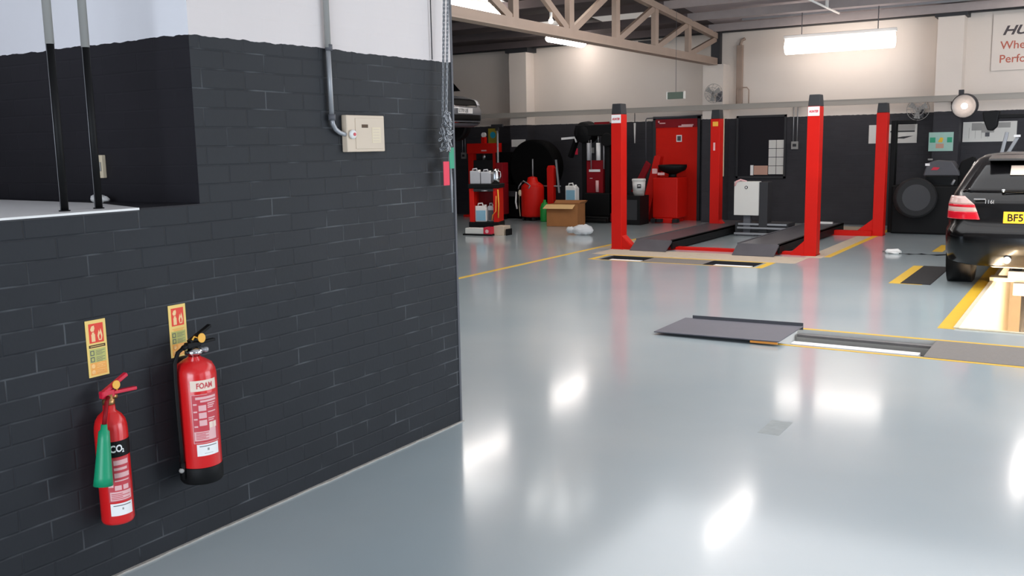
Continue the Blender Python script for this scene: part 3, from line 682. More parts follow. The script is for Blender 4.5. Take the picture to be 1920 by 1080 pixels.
m = MB('label_pink'); m.tube([(-.2, -.11, .86), (-.17, -.12, .93), (-.10, -.11, .96), (-.03, -.09, .94), (0, -.08, .93)], .015); m.build('cable_loop', cb)

# ================================================================== FAR WALL ITEMS
def flat(x0, x1, z0, z1, y, m, name, label, cat, t=.015, bevel=0.):
    b = MB(m); b.box(x0, x1, y-t, y, z0, z1); o = b.build(name, None, bevel); return tag(o, label, cat)
# banner
bn = thing('wall_banner', 'cream HUNTER wheel banner high on the far wall at the top right', 'banner', (-1.74, 18.69, 2.75))
m = MB('banner_white'); m.box(0, 2.0, -.012, 0, 0, .95); m.build('panel', bn)
def onb(dx, dz): return lambda x, y: (dx+x, -.014, dz+y)
lettering('HUNTER', .21, 'banner_dark', 'lettering', bn, onb(.15, .60), 1.25, .35, .006)
lettering('Wheel Alignment', .19, 'banner_red', 'lettering', bn, onb(.13, .36), 1., 0, .002)
lettering('Performance', .19, 'banner_red', 'lettering', bn, onb(.12, .13), 1., 0, .002)
# red door
dr = thing('door_1', 'red door in a dark frame on the far wall', 'door', (-7.55, 18.7, 0)); dr['kind'] = 'structure'
m = MB('dark_grey'); m.box(-.52, -.46, -.05, 0, 0, 2.16); m.box(.46, .52, -.05, 0, 0, 2.16); m.box(-.52, .52, -.05, 0, 2.10, 2.16); m.build('frame', dr)
m = MB('door_red'); m.box(-.46, .46, -.035, 0, 0, 2.10); m.build('leaf', dr)
m = MB('dark_red'); m.box(-.46, .46, -.06, -.035, 1.93, 2.10); m.build('top_rail', dr)
m = MB('label_pink'); m.box(-.40, -.24, -.064, -.06, 2.01, 2.03); m.box(-.40, -.37, -.064, -.06, 2.01, 2.07); m.box(.05, .36, -.064, -.06, 1.93, 1.96); m.box(.12, .38, -.064, -.06, 1.96, 1.985); m.build('door_lettering', dr)
m = MB('label_white'); m.box(.0, .12, -.04, -.035, 1.63, 1.77); m.box(.02, .10, -.042, -.04, 1.65, 1.75, 'mid_grey'); m.build('notice', dr)
# window with notices
wn = thing('window_2', 'dark office window in the far wall with papers in it', 'window', (-5.77, 18.7, .92)); wn['kind'] = 'structure'
m = MB('window_dark'); m.box(-.46, .46, -.02, 0, 0, 1.16); m.build('window_pane', wn)
m = MB('dark_grey'); m.box(-.50, -.46, -.04, 0, -.04, 1.2); m.box(.46, .50, -.04, 0, -.04, 1.2); m.box(-.5, .5, -.04, 0, -.04, 0); m.box(-.5, .5, -.04, 0, 1.16, 1.2); m.build('window_frame', wn)
for k in range(4):
    for j in range(2):
        o = flat(-5.61+j*.155, -5.465+j*.155, .96+k*.17, 1.12+k*.17, 18.68, 'paper', 'notice_sheet', f"pale paper sheet on the dark office window, {('lowest', 'second lowest', 'second highest', 'topmost')[k]} in the {('left', 'right')[j]} column", 'paper', .004); o['group'] = 'paper sheets on the office window'
flat(-5.90, -5.62, .95, 1.13, 18.67, 'pink_paper', 'notice_sheet', 'pinkish brown paper at the lower left of the office window', 'paper', .006)
flat(-5.97, -5.91, .94, 1.14, 18.67, 'label_white', 'notice_sheet', 'narrow white sheet left of the pinkish paper on the office window', 'paper', .006)
# boards
wb = thing('wall_chart', 'wide white wall chart behind the far right lift post', 'chart', (-3.73, 18.7, 1.53))
m = MB('paper'); m.box(0, .84, -.015, 0, 0, .34); m.build('sheet', wb)
m = MB('dark_grey'); m.box(.38, .80, -.018, -.015, .20, .225); m.prism([(.42, .09), (.60, .12), (.78, .13), (.62, .08)], -.018, -.015, 'y'); m.box(.4, .8, -.018, -.015, .225, .33, 'socket_grey'); m.build('print', wb)
wb = thing('wall_chart', 'white wall chart with small diagrams above the black car roof', 'chart', (-2.13, 18.7, 1.53))
m = MB('paper'); m.box(0, .85, -.015, 0, 0, .35); m.build('sheet', wb)
m = MB('socket_grey'); m.box(.14, .30, -.018, -.015, .20, .33); m.box(.30, .5, -.018, -.015, .16, .32)
for k in range(4): m.box(.10+k*.1, .104+k*.1, -.018, -.015, .06, .25)
m.box(.55, .75, -.018, -.015, .24, .33); m.box(.36, .43, -.018, -.015, .09, .16, 'mid_grey'); m.build('print', wb)
ps = thing('teal_poster', 'pale teal poster with green and yellow patches on the pier', 'poster', (-2.63, 18.3, 1.38))
m = MB('teal'); m.box(0, .40, -.012, 0, 0, .33); m.build('sheet', ps)
m = MB('teal_dark'); m.box(.02, .11, -.014, -.012, .15, .24); m.box(.30, .38, -.014, -.012, .15, .24); m.prism([(.15, .16), (.19, .24), (.24, .23), (.22, .15)], -.014, -.012, 'y', 'yellow'); m.box(.12, .25, -.014, -.012, .05, .13, 'pink_paper'); m.build('print', ps)
flat(-11.39, -11.03, 1.59, 1.75, 18.35, 'paper', 'wall_notice', 'small pale notice on the dark wall behind the black machines', 'notice', .02)
flat(-2.63, -2.55, 1.22, 1.25, 18.3, 'socket_grey', 'wall_notice', 'tiny pale notice under the teal poster', 'notice', .01)
# sockets with conduits
def socket(x, z, label, h=.6, y=18.7):
    o = thing('wall_socket', label, 'socket', (x, y, z))
    m = MB('socket_grey'); m.box(-.065, .065, -.05, 0, -.075, .075); m.build('box', o, .005)
    m = MB('dark_grey'); m.box(-.035, .035, -.054, -.05, -.025, .03); m.build('outlet', o)
    m = MB('galv'); m.tube([(-.035, -.02, .07), (-.035, -.02, .07+h)], .010, n=8); m.tube([(.04, -.02, .07), (.04, -.02, .07+h)], .010, n=8); m.build('conduit', o)
socket(-5.10, 1.52, 'grey socket with twin conduits between the office window and the near lift post', .72)
socket(-12.95, 1.40, 'grey socket with twin conduits under the raised car', .42)
m = MB('white'); m.tube([(0, 0, 0), (0, 0, .42)], [.012, .022], n=10); m.tube([(0, 0, .42), (0, 0, .66)], .008, 'dark_grey', 8); o = m.build('air_hose_drop', None, 0, (-8.40, 18.45, 1.62)); tag(o, 'white hose drop hanging down the wall between the first lift post and red door', 'hose')
m = MB('mid_grey'); m.tube([(0, 0, 0), (0, 0, .92), (.02, 0, .95), (1.25, 0, .98)], .012, n=8); o = m.build('wall_conduit', None, 0, (-8.22, 18.62, 1.18)); tag(o, 'grey conduit rising beside the red door and turning along above it', 'conduit')
m = MB('cream'); m.box(-.065, .065, -.03, 0, 0, 1.18); o = m.build('cream_trunking', None, .004, (-6.46, 18.32, .93)); tag(o, 'tall narrow cream trunking beside the second lift post', 'trunking')
m = MB('truss'); m.box(-.06, .06, -.08, 0, 0, 1.15); m.tube([(0, -.04, 1.15), (.03, -.04, 1.24), (.1, -.04, 1.27)], .03, n=10); o = m.build('vent_pipe', None, .01, (-6.22, 18.7, 2.35)); tag(o, 'cream vent pipe standing on the tray beside the truss end', 'pipe')
m = MB('truss'); m.tube([(0, 0, 0), (0, 0, .28), (.03, 0, .33), (.12, 0, .34), (.2, 0, .34), (.24, 0, .29), (.24, 0, 0)], .012, n=8); o = m.build('pipe_hoop', None, 0, (-6.25, 18.6, 2.33)); tag(o, 'small hooped pipe on the tray right of the vent pipe', 'pipe')
# exit sign
ex = thing('exit_sign', 'dark green hanging sign on a thin rod in front of the cream wall', 'sign', (-6.49, 16.0, 2.38))
m = MB('exit_green'); m.box(-.15, .15, -.02, .02, 0, .12); m.build('panel', ex, .004)
m = MB('mid_grey'); m.cyl((0, 0, .12), (0, 0, 1.6), .004, n=8); m.build('rod', ex)
m = MB('paper'); m.box(-.17, -.15, -.03, .03, .0, .13); m.box(.15, .17, -.03, .03, .0, .13); m.build('end_bracket', ex)
# fans
def fan(x, y, z, r, label, mm='fan_grey', rz=0.):
    o = thing('wall_fan', label, 'fan', (x, y, z), rz)
    m = MB(mm)
    for k in range(12):
        a = 2*PI*k/12; m.tube([(0, -.09, 0), (r*.6*math.cos(a), -.08, r*.6*math.sin(a)), (r*math.cos(a), 0, r*math.sin(a))], .0035, n=5)
    for rr, yy in ((r, 0), (r*.6, -.08), (r*.35, -.088)): m.tube([(rr*math.cos(2*PI*k/28), yy, rr*math.sin(2*PI*k/28)) for k in range(29)], .005, n=6)
    m.build('guard', o)
    for k in range(3):
        a = 2*PI*k/3+.4
        m = MB('socket_grey'); ca, sa = math.cos(a), math.sin(a)
        m.prism([(r*.12*ca-r*.12*sa, r*.12*sa+r*.12*ca), (r*.85*ca-r*.32*sa, r*.85*sa+r*.32*ca), (r*.85*ca+r*.25*sa, r*.85*sa-r*.25*ca), (r*.15*ca+r*.1*sa, r*.15*sa-r*.1*ca)], -.035, -.028, 'y'); m.build('blade', o)
    m = MB(mm); m.cyl((0, .1, 0), (0, -.04, 0), r*.24, n=16); m.build('motor', o, .006)
    m = MB('mid_grey'); m.bar((0, .08, 0), (0, .3, -.05), .04, .04); m.box(-.05, .05, .28, .38, -.15, .05); m.build('bracket', o)
    return o
fan(-6.50, 17.95, 2.55, .18, 'round pale wall fan above the second lift post')
fan(-2.83, 18.3, 2.12, .19, 'round grey wall fan above the wide chart')
fl = thing('round_floodlight', 'round chrome floodlight with a lit bulb, on the pier above the teal poster', 'lamp', (-2.0, 17.6, 2.13))
m = MB('dull_steel'); m.lathe([(.02, .10), (.08, .08), (.15, .02), (.19, -.04), (.195, -.05), (.185, -.045), (.14, .015), (.07, .06), (.02, .07)], (0, 0, 0), (.15, 1, .05), n=32, cap=False)
for v in m.bm.verts: pass
m.build('reflector', fl)
m = MB('spark'); m.sphere((0, -.03, .0), .05, n=16); m.build('bulb', fl)
m = MB('dark_grey'); m.lathe([(.19, -.05), (.205, -.04), (.205, .06), (.12, .16)], (0, 0, 0), (.15, 1, .05), n=28, cap=False); m.build('housing', fl)
m = MB('dark_grey'); m.bar((0, .16, 0), (-.28, .70, .08), .04, .05); m.box(-.10, -.02, -.02, .03, .18, .27); m.build('arm', fl)

# ================================================================== LEFT GROUP OF WORKSHOP GEAR
# hydraulic press
pr = thing('hydraulic_press', 'red hydraulic shop press with arch frame behind the tool trolley', 'press', (-12.05, 18.2, 0))
for s_ in (-1, 1):
    m = MB('red'); m.box(s_*.34-.07, s_*.34+.07, -.07, .07, 0, 1.62); m.build('upright', pr, .005)
m = MB('red'); m.box(-.42, .42, -.09, .09, 1.45, 1.68); m.box(.0-.02, .12, -.094, -.09, 1.50, 1.53, 'label_pink'); m.build('top_beam', pr, .006)
m = MB('red'); m.box(-.05, .05, -.05, .05, 1.68, 1.82); m.build('pump', pr, .006)
m = MB('label_white'); m.cyl((0, -.03, 1.87), (0, .03, 1.87), .055, n=20); m.build('gauge', pr)
m = MB('steel'); m.cyl((0, 0, 1.30), (0, 0, 1.45), .05, n=18); m.build('ram', pr)
m = MB('dark_red'); m.box(-.36, .36, -.10, .10, .55, .72); m.build('bed', pr, .005)
m = MB('red'); m.box(-.45, -.2, -.25, .25, 0, .05); m.box(.2, .45, -.25, .25, 0, .05); m.build('foot', pr)
m = MB('rubber'); m.box(-.28, .27, -.06, .2, 0, 1.30); m.build('chip_guard', pr, .02)
# red column right of the press
rc = thing('red_column_jack', 'dark red upright cabinet right of the press behind the trolley', 'cabinet', (-11.42, 17.62, 0))
m = MB('dark_red'); m.box(-.36, .30, -.12, .12, .12, .80); m.box(.12, .30, -.12, .12, .80, 1.25, 'dark_red'); m.build('body', rc, .01)
m = MB('black'); m.box(-.30, .26, -.16, .10, 0, .12); m.build('plinth', rc)
# tall pole stand
pt = thing('tall_lamp_stand', 'tall thin grey stand with a dark T-shaped head', 'stand', (-11.47, 17.87, 0))
m = MB('galv'); m.cyl((0, 0, .03), (0, 0, 2.03), .022, n=12); m.build('pole', pt)
m = MB('dark_grey'); m.box(-.15, .15, -.03, .03, 2.03, 2.09); m.box(-.04, .04, -.03, .03, 1.95, 2.03); m.build('head', pt, .006)
m = MB('dark_grey'); m.lathe([(.10, 0), (.10, .02), (.03, .04)], n=20); m.build('base', pt)
yc = thing('yellow_notice', 'yellow card with a blue disc fixed beside the tall stand', 'notice', (-12.14, 18.7, 1.66))
m = MB('olive_card'); m.box(-.11, .11, -.015, 0, 0, .36); m.build('card', yc)
m = MB('cyan'); m.cyl((.02, -.019, .21), (.02, -.015, .21), .075, n=24); m.build('disc', yc)
# trolley
tl = thing('tool_trolley', 'red and black service trolley loaded with canisters', 'trolley', (-9.74, 14.75, 0), .3)
for x in (-.23, .23):
    m = MB('red'); m.box(x-.045, x+.045, -.20, .20, .16, .86); m.build('side_panel', tl, .008)
m = MB('black'); m.box(-.30, .30, -.22, .22, .84, .92); m.box(-.24, .24, -.20, .2, .78, .84, 'dark_grey'); m.build('top_tray', tl, .012)
m = MB('black'); m.box(-.29, .29, -.22, .22, .12, .22); m.build('bottom_shelf', tl, .012)
m = MB('dark_red'); m.box(-.2, .2, .12, .15, .22, .8); m.build('back_panel', tl)
m = MB('tag_yellow'); m.tube([(.285, -.22, .30), (.30, -.23, .55), (.285, -.22, .82)], .012); m.tube([(.16, -.22, .25), (.18, -.22, .35), (.24, -.23, .42), (.25, -.22, .7)], .010, 'orange'); m.build('hanging_lead', tl)
m = MB('steel'); m.tube([(-.10, -.25, .80), (0, -.27, .80), (.1, -.25, .80)], .008); m.build('tray_handle', tl)
for x, y in ((-.22, -.16), (.22, -.16), (-.22, .16), (.22, .16)):
    m = MB('rubber'); m.cyl((x-.025, y, .055), (x+.025, y, .055), .055, n=18); m.box(x-.015, x+.015, y-.015, y+.015, .05, .13, 'galv'); m.build('castor', tl)
def on_tl(x, y, z): a = .3; return (-9.74+x*math.cos(a)-y*math.sin(a), 14.75+x*math.sin(a)+y*math.cos(a), z)
def jerry(loc, w_, d_, h_, m1, label, name='canister', rz=0., cat='canister', lbl=None):
    o = thing(name, label, cat, loc, rz)
    m = MB(m1); m.prism([(-w_/2, 0), (w_/2, 0), (w_/2, h_*.72), (w_*.30, h_*.86), (-w_*.5, h_*.86)], -d_/2, d_/2, 'y'); m.build('body', o, .012)
    m = MB(m1); m.tube([(-w_*.35, 0, h_*.84), (-w_*.3, 0, h_*.98), (w_*.05, 0, h_), (w_*.12, 0, h_*.84)], .014); m.build('handle', o)
    m = MB('white'); m.cyl((w_*.32, 0, h_*.76), (w_*.32, 0, h_*.92), .025, n=14); m.build('cap', o)
    if lbl: m = MB(lbl); m.box(-w_*.42, w_*.42, -d_/2-.004, -d_/2, h_*.06, h_*.62); m.build('label', o)
    return o
jerry(on_tl(-.185, -.02, .92), .20, .16, .28, 'canister', 'grey spouted can at the left on top of the trolley', 'oil_can', .3)
jerry(on_tl(.025, -.02, .92), .19, .2, .26, 'canister', 'grey round-shouldered canister in the middle of the trolley top', 'canister', .3)
o = thing('steel_jug', 'shiny steel jug at the right on top of the trolley', 'jug', on_tl(.20, -.03, .92))
m = MB('chrome'); m.lathe([(.07, 0), (.075, .1), (.06, .22), (.055, .27), (.05, .27)], n=24); m.build('body', o)
m = MB('chrome'); m.tube([(.055, 0, .24), (.10, 0, .22), (.11, 0, .14), (.07, 0, .07)], .009); m.build('handle', o)
jerry(on_tl(-.07, -.08, .22), .22, .16, .34, 'white', 'white screenwash bottle with a light blue label on the trolley shelf', 'washer_bottle', .3, 'bottle', 'blue')
jerry(on_tl(.11, -.03, .22), .12, .14, .34, 'canister', 'grey bottle with red cap beside the screenwash on the trolley shelf', 'oil_bottle', .3, 'bottle', 'mid_grey')
# boxes on the floor
bx = thing('parts_box', 'flat long white and red parts box on a black base before the trolley', 'box', (-9.60, 14.3, 0), .12)
m = MB('paper'); m.box(-.26, .12, -.09, .09, .03, .13); m.build('carton', bx, .004)
m = MB('lever_red'); m.box(.12, .27, -.10, .10, .02, .15); m.lathe([(.035, .1), (.035, .103)], (.19, 0, .08), (0, -1, 0), 'label_pink', 14); m.build('carton_end', bx, .004)
m = MB('black'); m.box(-.30, .28, -.11, .11, 0, .03); m.build('base', bx)
m = MB('cardboard'); m.box(-.12, .09, -.12, .12, 0, .17, 'beige_box'); m.box(.13, .14, -.1, .1, 0, .12, 'black'); o = m.build('small_carton', None, .003, (-9.22, 14.48, 0)); tag(o, 'small beige carton on the floor right of the red and white box', 'box')
# oil drainer
od = thing('oil_drainer', 'red upright oil drain tank with dial and hoses', 'oil tank', (-10.42, 17.6, 0))
m = MB('red'); m.lathe([(.12, .07), (.24, .09), (.25, .13), (.25, .70), (.235, .76), (.17, .81), (.12, .84), (.10, .93), (.03, .95)], n=32); m.build('tank', od)
m = MB('galv'); m.cyl((.01, 0, .92), (.01, 0, 1.32), .014, n=10); m.build('rod', od)
m = MB('galv'); m.tube([(-.22, -.1, .82), (-.12, -.18, .86), (.0, -.2, .80), (.08, -.24, .76), (.05, -.25, .70)], .014); m.tube([(-.22, -.1, .82), (-.28, -.1, .74), (-.30, -.1, .68)], .014); m.build('pipework', od)
m = MB('cream'); m.sphere((-.22, -.16, .60), .055, sc=(.8, .8, 1.3)); m.build('gauge', od)
m = MB('label_white'); m.tube([(-.34, -.12, .62), (-.36, -.12, .4), (-.33, -.12, .25)], .018); m.build('side_tube', od)
m = MB('cream'); m.tube([(-.22, -.2, .54), (-.2, -.24, .3), (-.17, -.25, .1)], .007); m.build('thin_hose', od)
for a in range(4):
    m = MB('rubber'); x, y = .2*math.cos(a*PI/2+.6), .2*math.sin(a*PI/2+.6); m.cyl((x-.02, y, .045), (x+.02, y, .045), .045, n=14); m.box(x-.01, x+.01, y-.01, y+.01, .05, .09); m.build('castor', od)
# big dark balancer with dome hood
bl = thing('domed_wheel_balancer', 'black wheel balancer with a large domed wheel guard', 'wheel balancer', (-10.95, 18.04, 0))
m = MB('pitch'); m.lathe([(.54, -.20), (.585, -.17), (.585, .18), (.54, .22)], (.37, 0, 1.15), (0, 1, 0), n=40); m.build('wheel_guard', bl)
m = MB('pitch'); m.box(-.42, .68, -.16, .27, .04, .75); m.build('cabinet', bl, .02)
m = MB('pitch'); m.box(-.70, -.30, .0, .25, .0, 1.48); m.build('side_unit', bl, .03)
m = MB('dark_grey'); m.box(-.22, .0, -.27, -.25, .5, .62); m.build('tray', bl)
m = MB('green'); m.lathe([(.095, 0), (.10, .02), (.10, .30), (.07, .38), (.03, .42), (.03, .46)], n=20); o = m.build('green_bottle', None, 0, (-10.02, 17.42, 0)); tag(o, 'green bottle on the floor between the red tank and the cardboard box', 'bottle')
# upright trolley jack
tj = thing('upright_jack', 'narrow red jack standing upright behind the cardboard box', 'jack', (-10.02, 17.72, 0))
m = MB('red'); m.prism([(-.07, .1), (.07, .1), (.085, 1.12), (.05, 1.18), (-.05, 1.18), (-.08, 1.12)], -.06, .06, 'y'); m.build('frame', tj, .01)
m = MB('galv'); m.bar((.12, 0, 1.30), (.22, -.05, .60), .035, .03); m.build('handle', tj)
m = MB('galv'); m.cyl((-.20, -.02, .74), (.24, -.02, .74), .014, n=8); m.build('axle', tj)
m = MB('rubber')
for s_ in (-1, 1): m.cyl((s_*.1, 0, .05), (s_*.15, 0, .05), .05, n=16)
m.box(-.1, .1, -.04, .04, .02, .12); m.build('wheels', tj)
st = MB('black'); st.box(-.28, .22, -.2, .2, 0, .46); st.box(-.30, .24, -.22, .22, .43, .47); o = st.build('black_stool_cabinet', None, .01, (-9.22, 17.15, 0)); tag(o, 'low black cabinet behind the cardboard box', 'cabinet')
jerry((-9.18, 17.1, .471), .24, .16, .36, 'white', 'white and blue fluid bottle on the low black cabinet', 'fluid_bottle', 0, 'bottle', 'blue')
# cardboard box
cx = thing('cardboard_box', 'open brown cardboard box on the floor with a pale flap', 'box', (-9.03, 16.62, 0), .10)
m = MB('cardboard'); m.box(-.38, .30, -.19, -.185, 0, .44); m.box(-.38, .30, .185, .19, 0, .44); m.box(-.38, -.375, -.19, .19, 0, .44); m.box(.295, .30, -.19, .19, 0, .44); m.box(-.38, .30, -.19, .19, 0, .006); m.build('carton', cx)
m = MB('cardboard_light'); m.poly([(-.38, -.19, .44), (.24, -.19, .44), (.22, -.29, .36), (-.42, -.29, .36)]); so = m.build('flap', cx); so.modifiers.new('s', 'SOLIDIFY').thickness = .004
m = MB('cardboard'); m.poly([(-.38, .19, .44), (.30, .19, .44), (.30, .25, .50), (-.36, .25, .50)]); so = m.build('flap', cx); so.modifiers.new('s', 'SOLIDIFY').thickness = .004
m = MB('cardboard'); m.poly([(.30, -.19, .44), (.30, .19, .44), (.36, .19, .50), (.36, -.17, .49)]); so = m.build('flap', cx); so.modifiers.new('s', 'SOLIDIFY').thickness = .004
random.seed(5)
m = MB('bag'); m.sphere((0, 0, .09), .16, sc=(1.25, .7, .6), n=20); m.sphere((-.22, -.02, .09), .08, sc=(1.3, .7, .7), n=14)
for v in m.bm.verts: v.co += Vector((random.uniform(-1, 1), random.uniform(-1, 1), random.uniform(-1, 1)))*.016; v.co.z = max(.003, v.co.z)
o = m.build('plastic_bag', None, 0, (-7.85, 15.0, 0)); tag(o, 'crumpled clear plastic bag on the floor left of the first lift post', 'bag')
# spring compressor / strut machine
sc = thing('spring_compressor', 'tall black and dark red spring compressor with two silver tubes', 'workshop machine', (-9.05, 17.9, 0))
for x in (-.24, .30):
    m = MB('black'); m.box(x-.05, x+.05, -.06, .06, .02, 1.95); m.build('upright', sc, .006)
m = MB('black'); m.box(-.40, .48, -.16, .16, 1.78, 2.02); m.lathe([(.05, -.18), (.22, -.14), (.24, .14), (.1, .18)], (-.22, 0, 1.86), (0, 1, 0), n=24); m.lathe([(.14, -.2), (.15, .1)], (.36, 0, 1.70), (0, 1, 0), n=20); m.build('head', sc, .02)
m = MB('dark_red'); m.box(-.16, .22, -.10, .08, .60, 1.28); m.build('front_panel', sc, .006)
m = MB('dark_red'); m.box(.0, .32, -.05, .03, 2.0, 2.07); m.build('top_cover', sc)
for x in (-.09, .13):
    m = MB('label_white' if x > 0 else 'canister'); m.cyl((x, -.12, 1.28), (x, -.12, 1.64), .048, n=20); m.build('tube', sc)
    m = MB('steel'); m.cyl((x, -.12, 1.64), (x, -.12, 1.80), .014, n=10); m.build('rod', sc)
m = MB('label_white'); m.box(-.10, .16, -.106, -.10, 1.04, 1.09); m.box(-.08, -.02, -.106, -.10, .90, .91); m.build('label_strip', sc)
m = MB('label_pink'); m.cyl((.10, -.12, .62), (.10, -.12, .86), .035, n=14); m.build('lower_tube', sc)
m = MB('galv'); m.tube([(.26, -.13, 1.1), (.26, -.13, 1.78)], .012); m.tube([(-.02, -.16, 1.1), (-.02, -.16, 1.7)], .01); m.build('cable', sc)
m = MB('label_white'); m.bar((-.78, -.05, 1.74), (-.46, -.05, 1.76), .03, .045); m.bar((-.46, -.05, 1.76), (-.42, -.05, 1.66), .02, .03); m.build('arm', sc)
m = MB('black'); m.bar((-.42, .0, 1.78), (-.62, .05, 1.35), .10, .08); m.build('cradle', sc)
m = MB('black'); m.box(-.36, .50, -.42, .24, 0, .12); m.bar((-.3, -.46, .04), (.5, -.50, .05), .08, .06); m.box(-.20, .42, -.2, .2, .12, .60); m.build('base', sc, .02)
m = MB('tag_red'); m.box(-.035, .035, -.02, 0, -.07, .07); o = m.build('red_tag', None, .004, (-9.92, 18.7, 1.46)); tag(o, 'small red tag on the dark wall left of the spring compressor', 'tag')
m = MB('socket_grey'); m.box(-.05, .05, -.04, 0, -.06, .06); o = m.build('wall_outlet', None, .004, (-9.53, 18.7, 1.48)); tag(o, 'pale wall outlet just left of the silver tubes', 'socket')
# black cabinet, bucket, red foot
bc = MB('black'); bc.box(-.26, .20, -.22, .22, .0, .58); bc.box(-.18, .14, -.225, -.22, .1, .5, 'dark_grey'); o = bc.build('black_cabinet', None, .012, (-7.93, 17.45, 0)); tag(o, 'black cabinet carrying the white bucket, right of the first lift post', 'cabinet')
bk = thing('white_bucket', 'white plastic bucket with a round dark logo on the black cabinet', 'bucket', (-7.83, 17.4, .58))
m = MB('white'); m.lathe([(.105, 0), (.12, .10)], n=28, m='socket_grey'); m.lathe([(.12, .10), (.132, .30)], n=28); m.build('tub', bk)
m = MB('white'); m.lathe([(.138, .29), (.138, .33), (.125, .335)], n=28); m.build('lid', bk)
m = MB('dark_grey'); wrap_panel(m, .131, -PI/2+.45, -.04, .04, .15, .23, 'dark_grey', 8); wrap_panel(m, .132, -PI/2+.45, -.025, .025, .19, .205, 'label_white', 6); m.build('logo', bk)
rf = thing('dark_red_stand', 'dark red and black machine stand half hidden behind the first lift post', 'stand', (-8.42, 17.75, 0))
m = MB('dark_red'); m.box(-.12, .14, -.2, .2, .02, .20); m.build('foot', rf, .01)
m = MB('black'); m.box(-.10, .10, -.16, .16, .20, 1.0); m.box(.10, .125, -.17, -.10, .2, 1.1, 'dark_red'); m.build('body', rf, .01)
# tyre changer in front of the red door
tc = thing('tyre_changer', 'red tyre changer with a black turntable in front of the red door', 'tyre changer', (-7.62, 18.15, 0))
m = MB('red'); m.box(-.12, .42, -.28, .28, .10, .92); m.build('cabinet', tc, .02)
m = MB('red'); m.box(-.06, .32, -.32, .32, .0, .10); m.build('base', tc, .01)
m = MB('red'); m.prism([(-.52, .02), (-.30, .02), (-.02, 1.34), (-.16, 1.36)], -.10, .08, 'y'); m.build('tilting_column', tc, .01)
m = MB('dark_red'); m.prism([(-.66, .62), (-.50, .60), (-.22, 1.18), (-.32, 1.26)], -.16, -.10, 'y'); m.build('bead_arm', tc, .01)
m = MB('dark_red'); m.prism([(-.62, 0), (-.28, 0), (-.30, .08), (-.60, .08)], -.22, .2, 'y'); m.build('column_foot', tc, .01)
m = MB('black'); m.lathe([(.08, .98), (.26, 1.06), (.29, 1.12), (.29, 1.17), (.05, 1.18)], (.20, 0, 0), n=28); m.build('turntable', tc)
m = MB('label_pink'); m.box(-.12, -.02, -.30, -.26, 1.0, 1.10); m.box(.0, .14, -.30, -.27, .97, 1.02); m.build('pedal_lever', tc)
m = MB('black'); m.cyl((.20, 0, .9), (.20, 0, 1.0), .08, n=16); m.build('spindle', tc)
for x in (.08, .42, -.05):
    m = MB('rubber'); m.box(x-.05, x+.05, -.42, -.28, .02, .09); m.build('pedal', tc)

# ================================================================== RIGHT GROUP
wbm = thing('wheel_balancer', 'black wheel balancer with grey display hood behind the last lift post', 'wheel balancer', (-2.50, 17.45, 0))
m = MB('black'); m.box(-.52, .56, -.30, .28, .0, .82); m.build('cabinet', wbm, .03)
m = MB('mid_grey'); m.prism([(-.04, .98), (.02, 1.20), (.14, 1.24), (.40, 1.22), (.50, 1.06), (.52, .98)], -.24, .2, 'y'); m.build('display_hood', wbm, .02)
m = MB('black'); m.box(-.0, .50, -.255, -.1, .82, .99); m.box(.02, .46, -.258, -.255, .84, .97, 'gloss_black'); m.build('display', wbm, .01)
m = MB('lever_red'); m.prism([(.08, 1.08), (.12, 1.13), (.22, 1.12), (.18, 1.08)], -.246, -.24, 'y'); m.box(-.01, .06, -.246, -.24, 1.15, 1.19, 'label_white'); m.build('hood_lettering', wbm)
m = MB('rubber'); m.lathe([(.30, -.13), (.335, -.10), (.335, .10), (.30, .13)], (-.12, -.42, .62), (.3, -1, .1), n=36); m.lathe([(.20, .0), (.22, .132)], (-.12, -.42, .62), (.3, -1, .1), 'dark_grey', 28); m.build('mounted_wheel', wbm)
m = MB('galv'); m.tube([(-.42, -.44, .70), (-.36, -.46, .80), (-.22, -.48, .86), (-.1, -.48, .88)], .012); m.cyl((.42, -.3, .84), (.46, -.3, .92), .02, n=10); m.build('guard_rim', wbm)
m = MB('black'); m.box(-.60, -.52, -.1, .1, 0, 1.92); m.box(-.56, -.22, -.05, .05, 1.85, 1.92); m.build('mast', wbm, .01)
m = MB('black'); m.prism([(.4, .82), (.62, .86), (.86, 1.0), (.70, 1.30), (.52, 1.22)], -.1, .15, 'y'); m.build('wheel_hood', wbm, .02)
# aligner camera boom
ab = thing('aligner_camera_boom', 'black wheel-aligner camera head on grey V struts behind the black car', 'camera boom', (-1.28, 16.0, 0))
m = MB('black'); m.prism([(-.28, 1.98), (-.05, 2.0), (-.08, 1.76), (-.14, 1.70), (-.20, 1.71), (-.26, 1.86)], -.12, .12, 'y'); m.build('camera_head', ab, .015)
m = MB('black'); m.box(-.10, 1.9, -.06, .06, 1.88, 1.94); m.build('boom', ab, .01)
m = MB('galv'); m.bar((-.02, -.02, 1.24), (.06, -.02, 1.68), .07, .05); m.bar((.02, .03, 1.24), (.20, .03, 1.60), .05, .05); m.build('strut', ab, .01)
m = MB('spark'); m.box(.15, .24, -.03, .0, 1.60, 1.635, 'label_white'); m.build('indicator', ab, .004)
m = MB('dark_grey'); m.box(-.06, .06, -.06, .06, .03, 1.26); m.box(-.3, .3, -.25, .25, 0, .04); m.build('column', ab, .01)
m = MB('black'); m.prism([(.18, .9), (.75, .9), (.75, 1.8), (.52, 1.72), (.2, 1.3)], .1, .3, 'y'); m.build('cabinet_back', ab, .02)

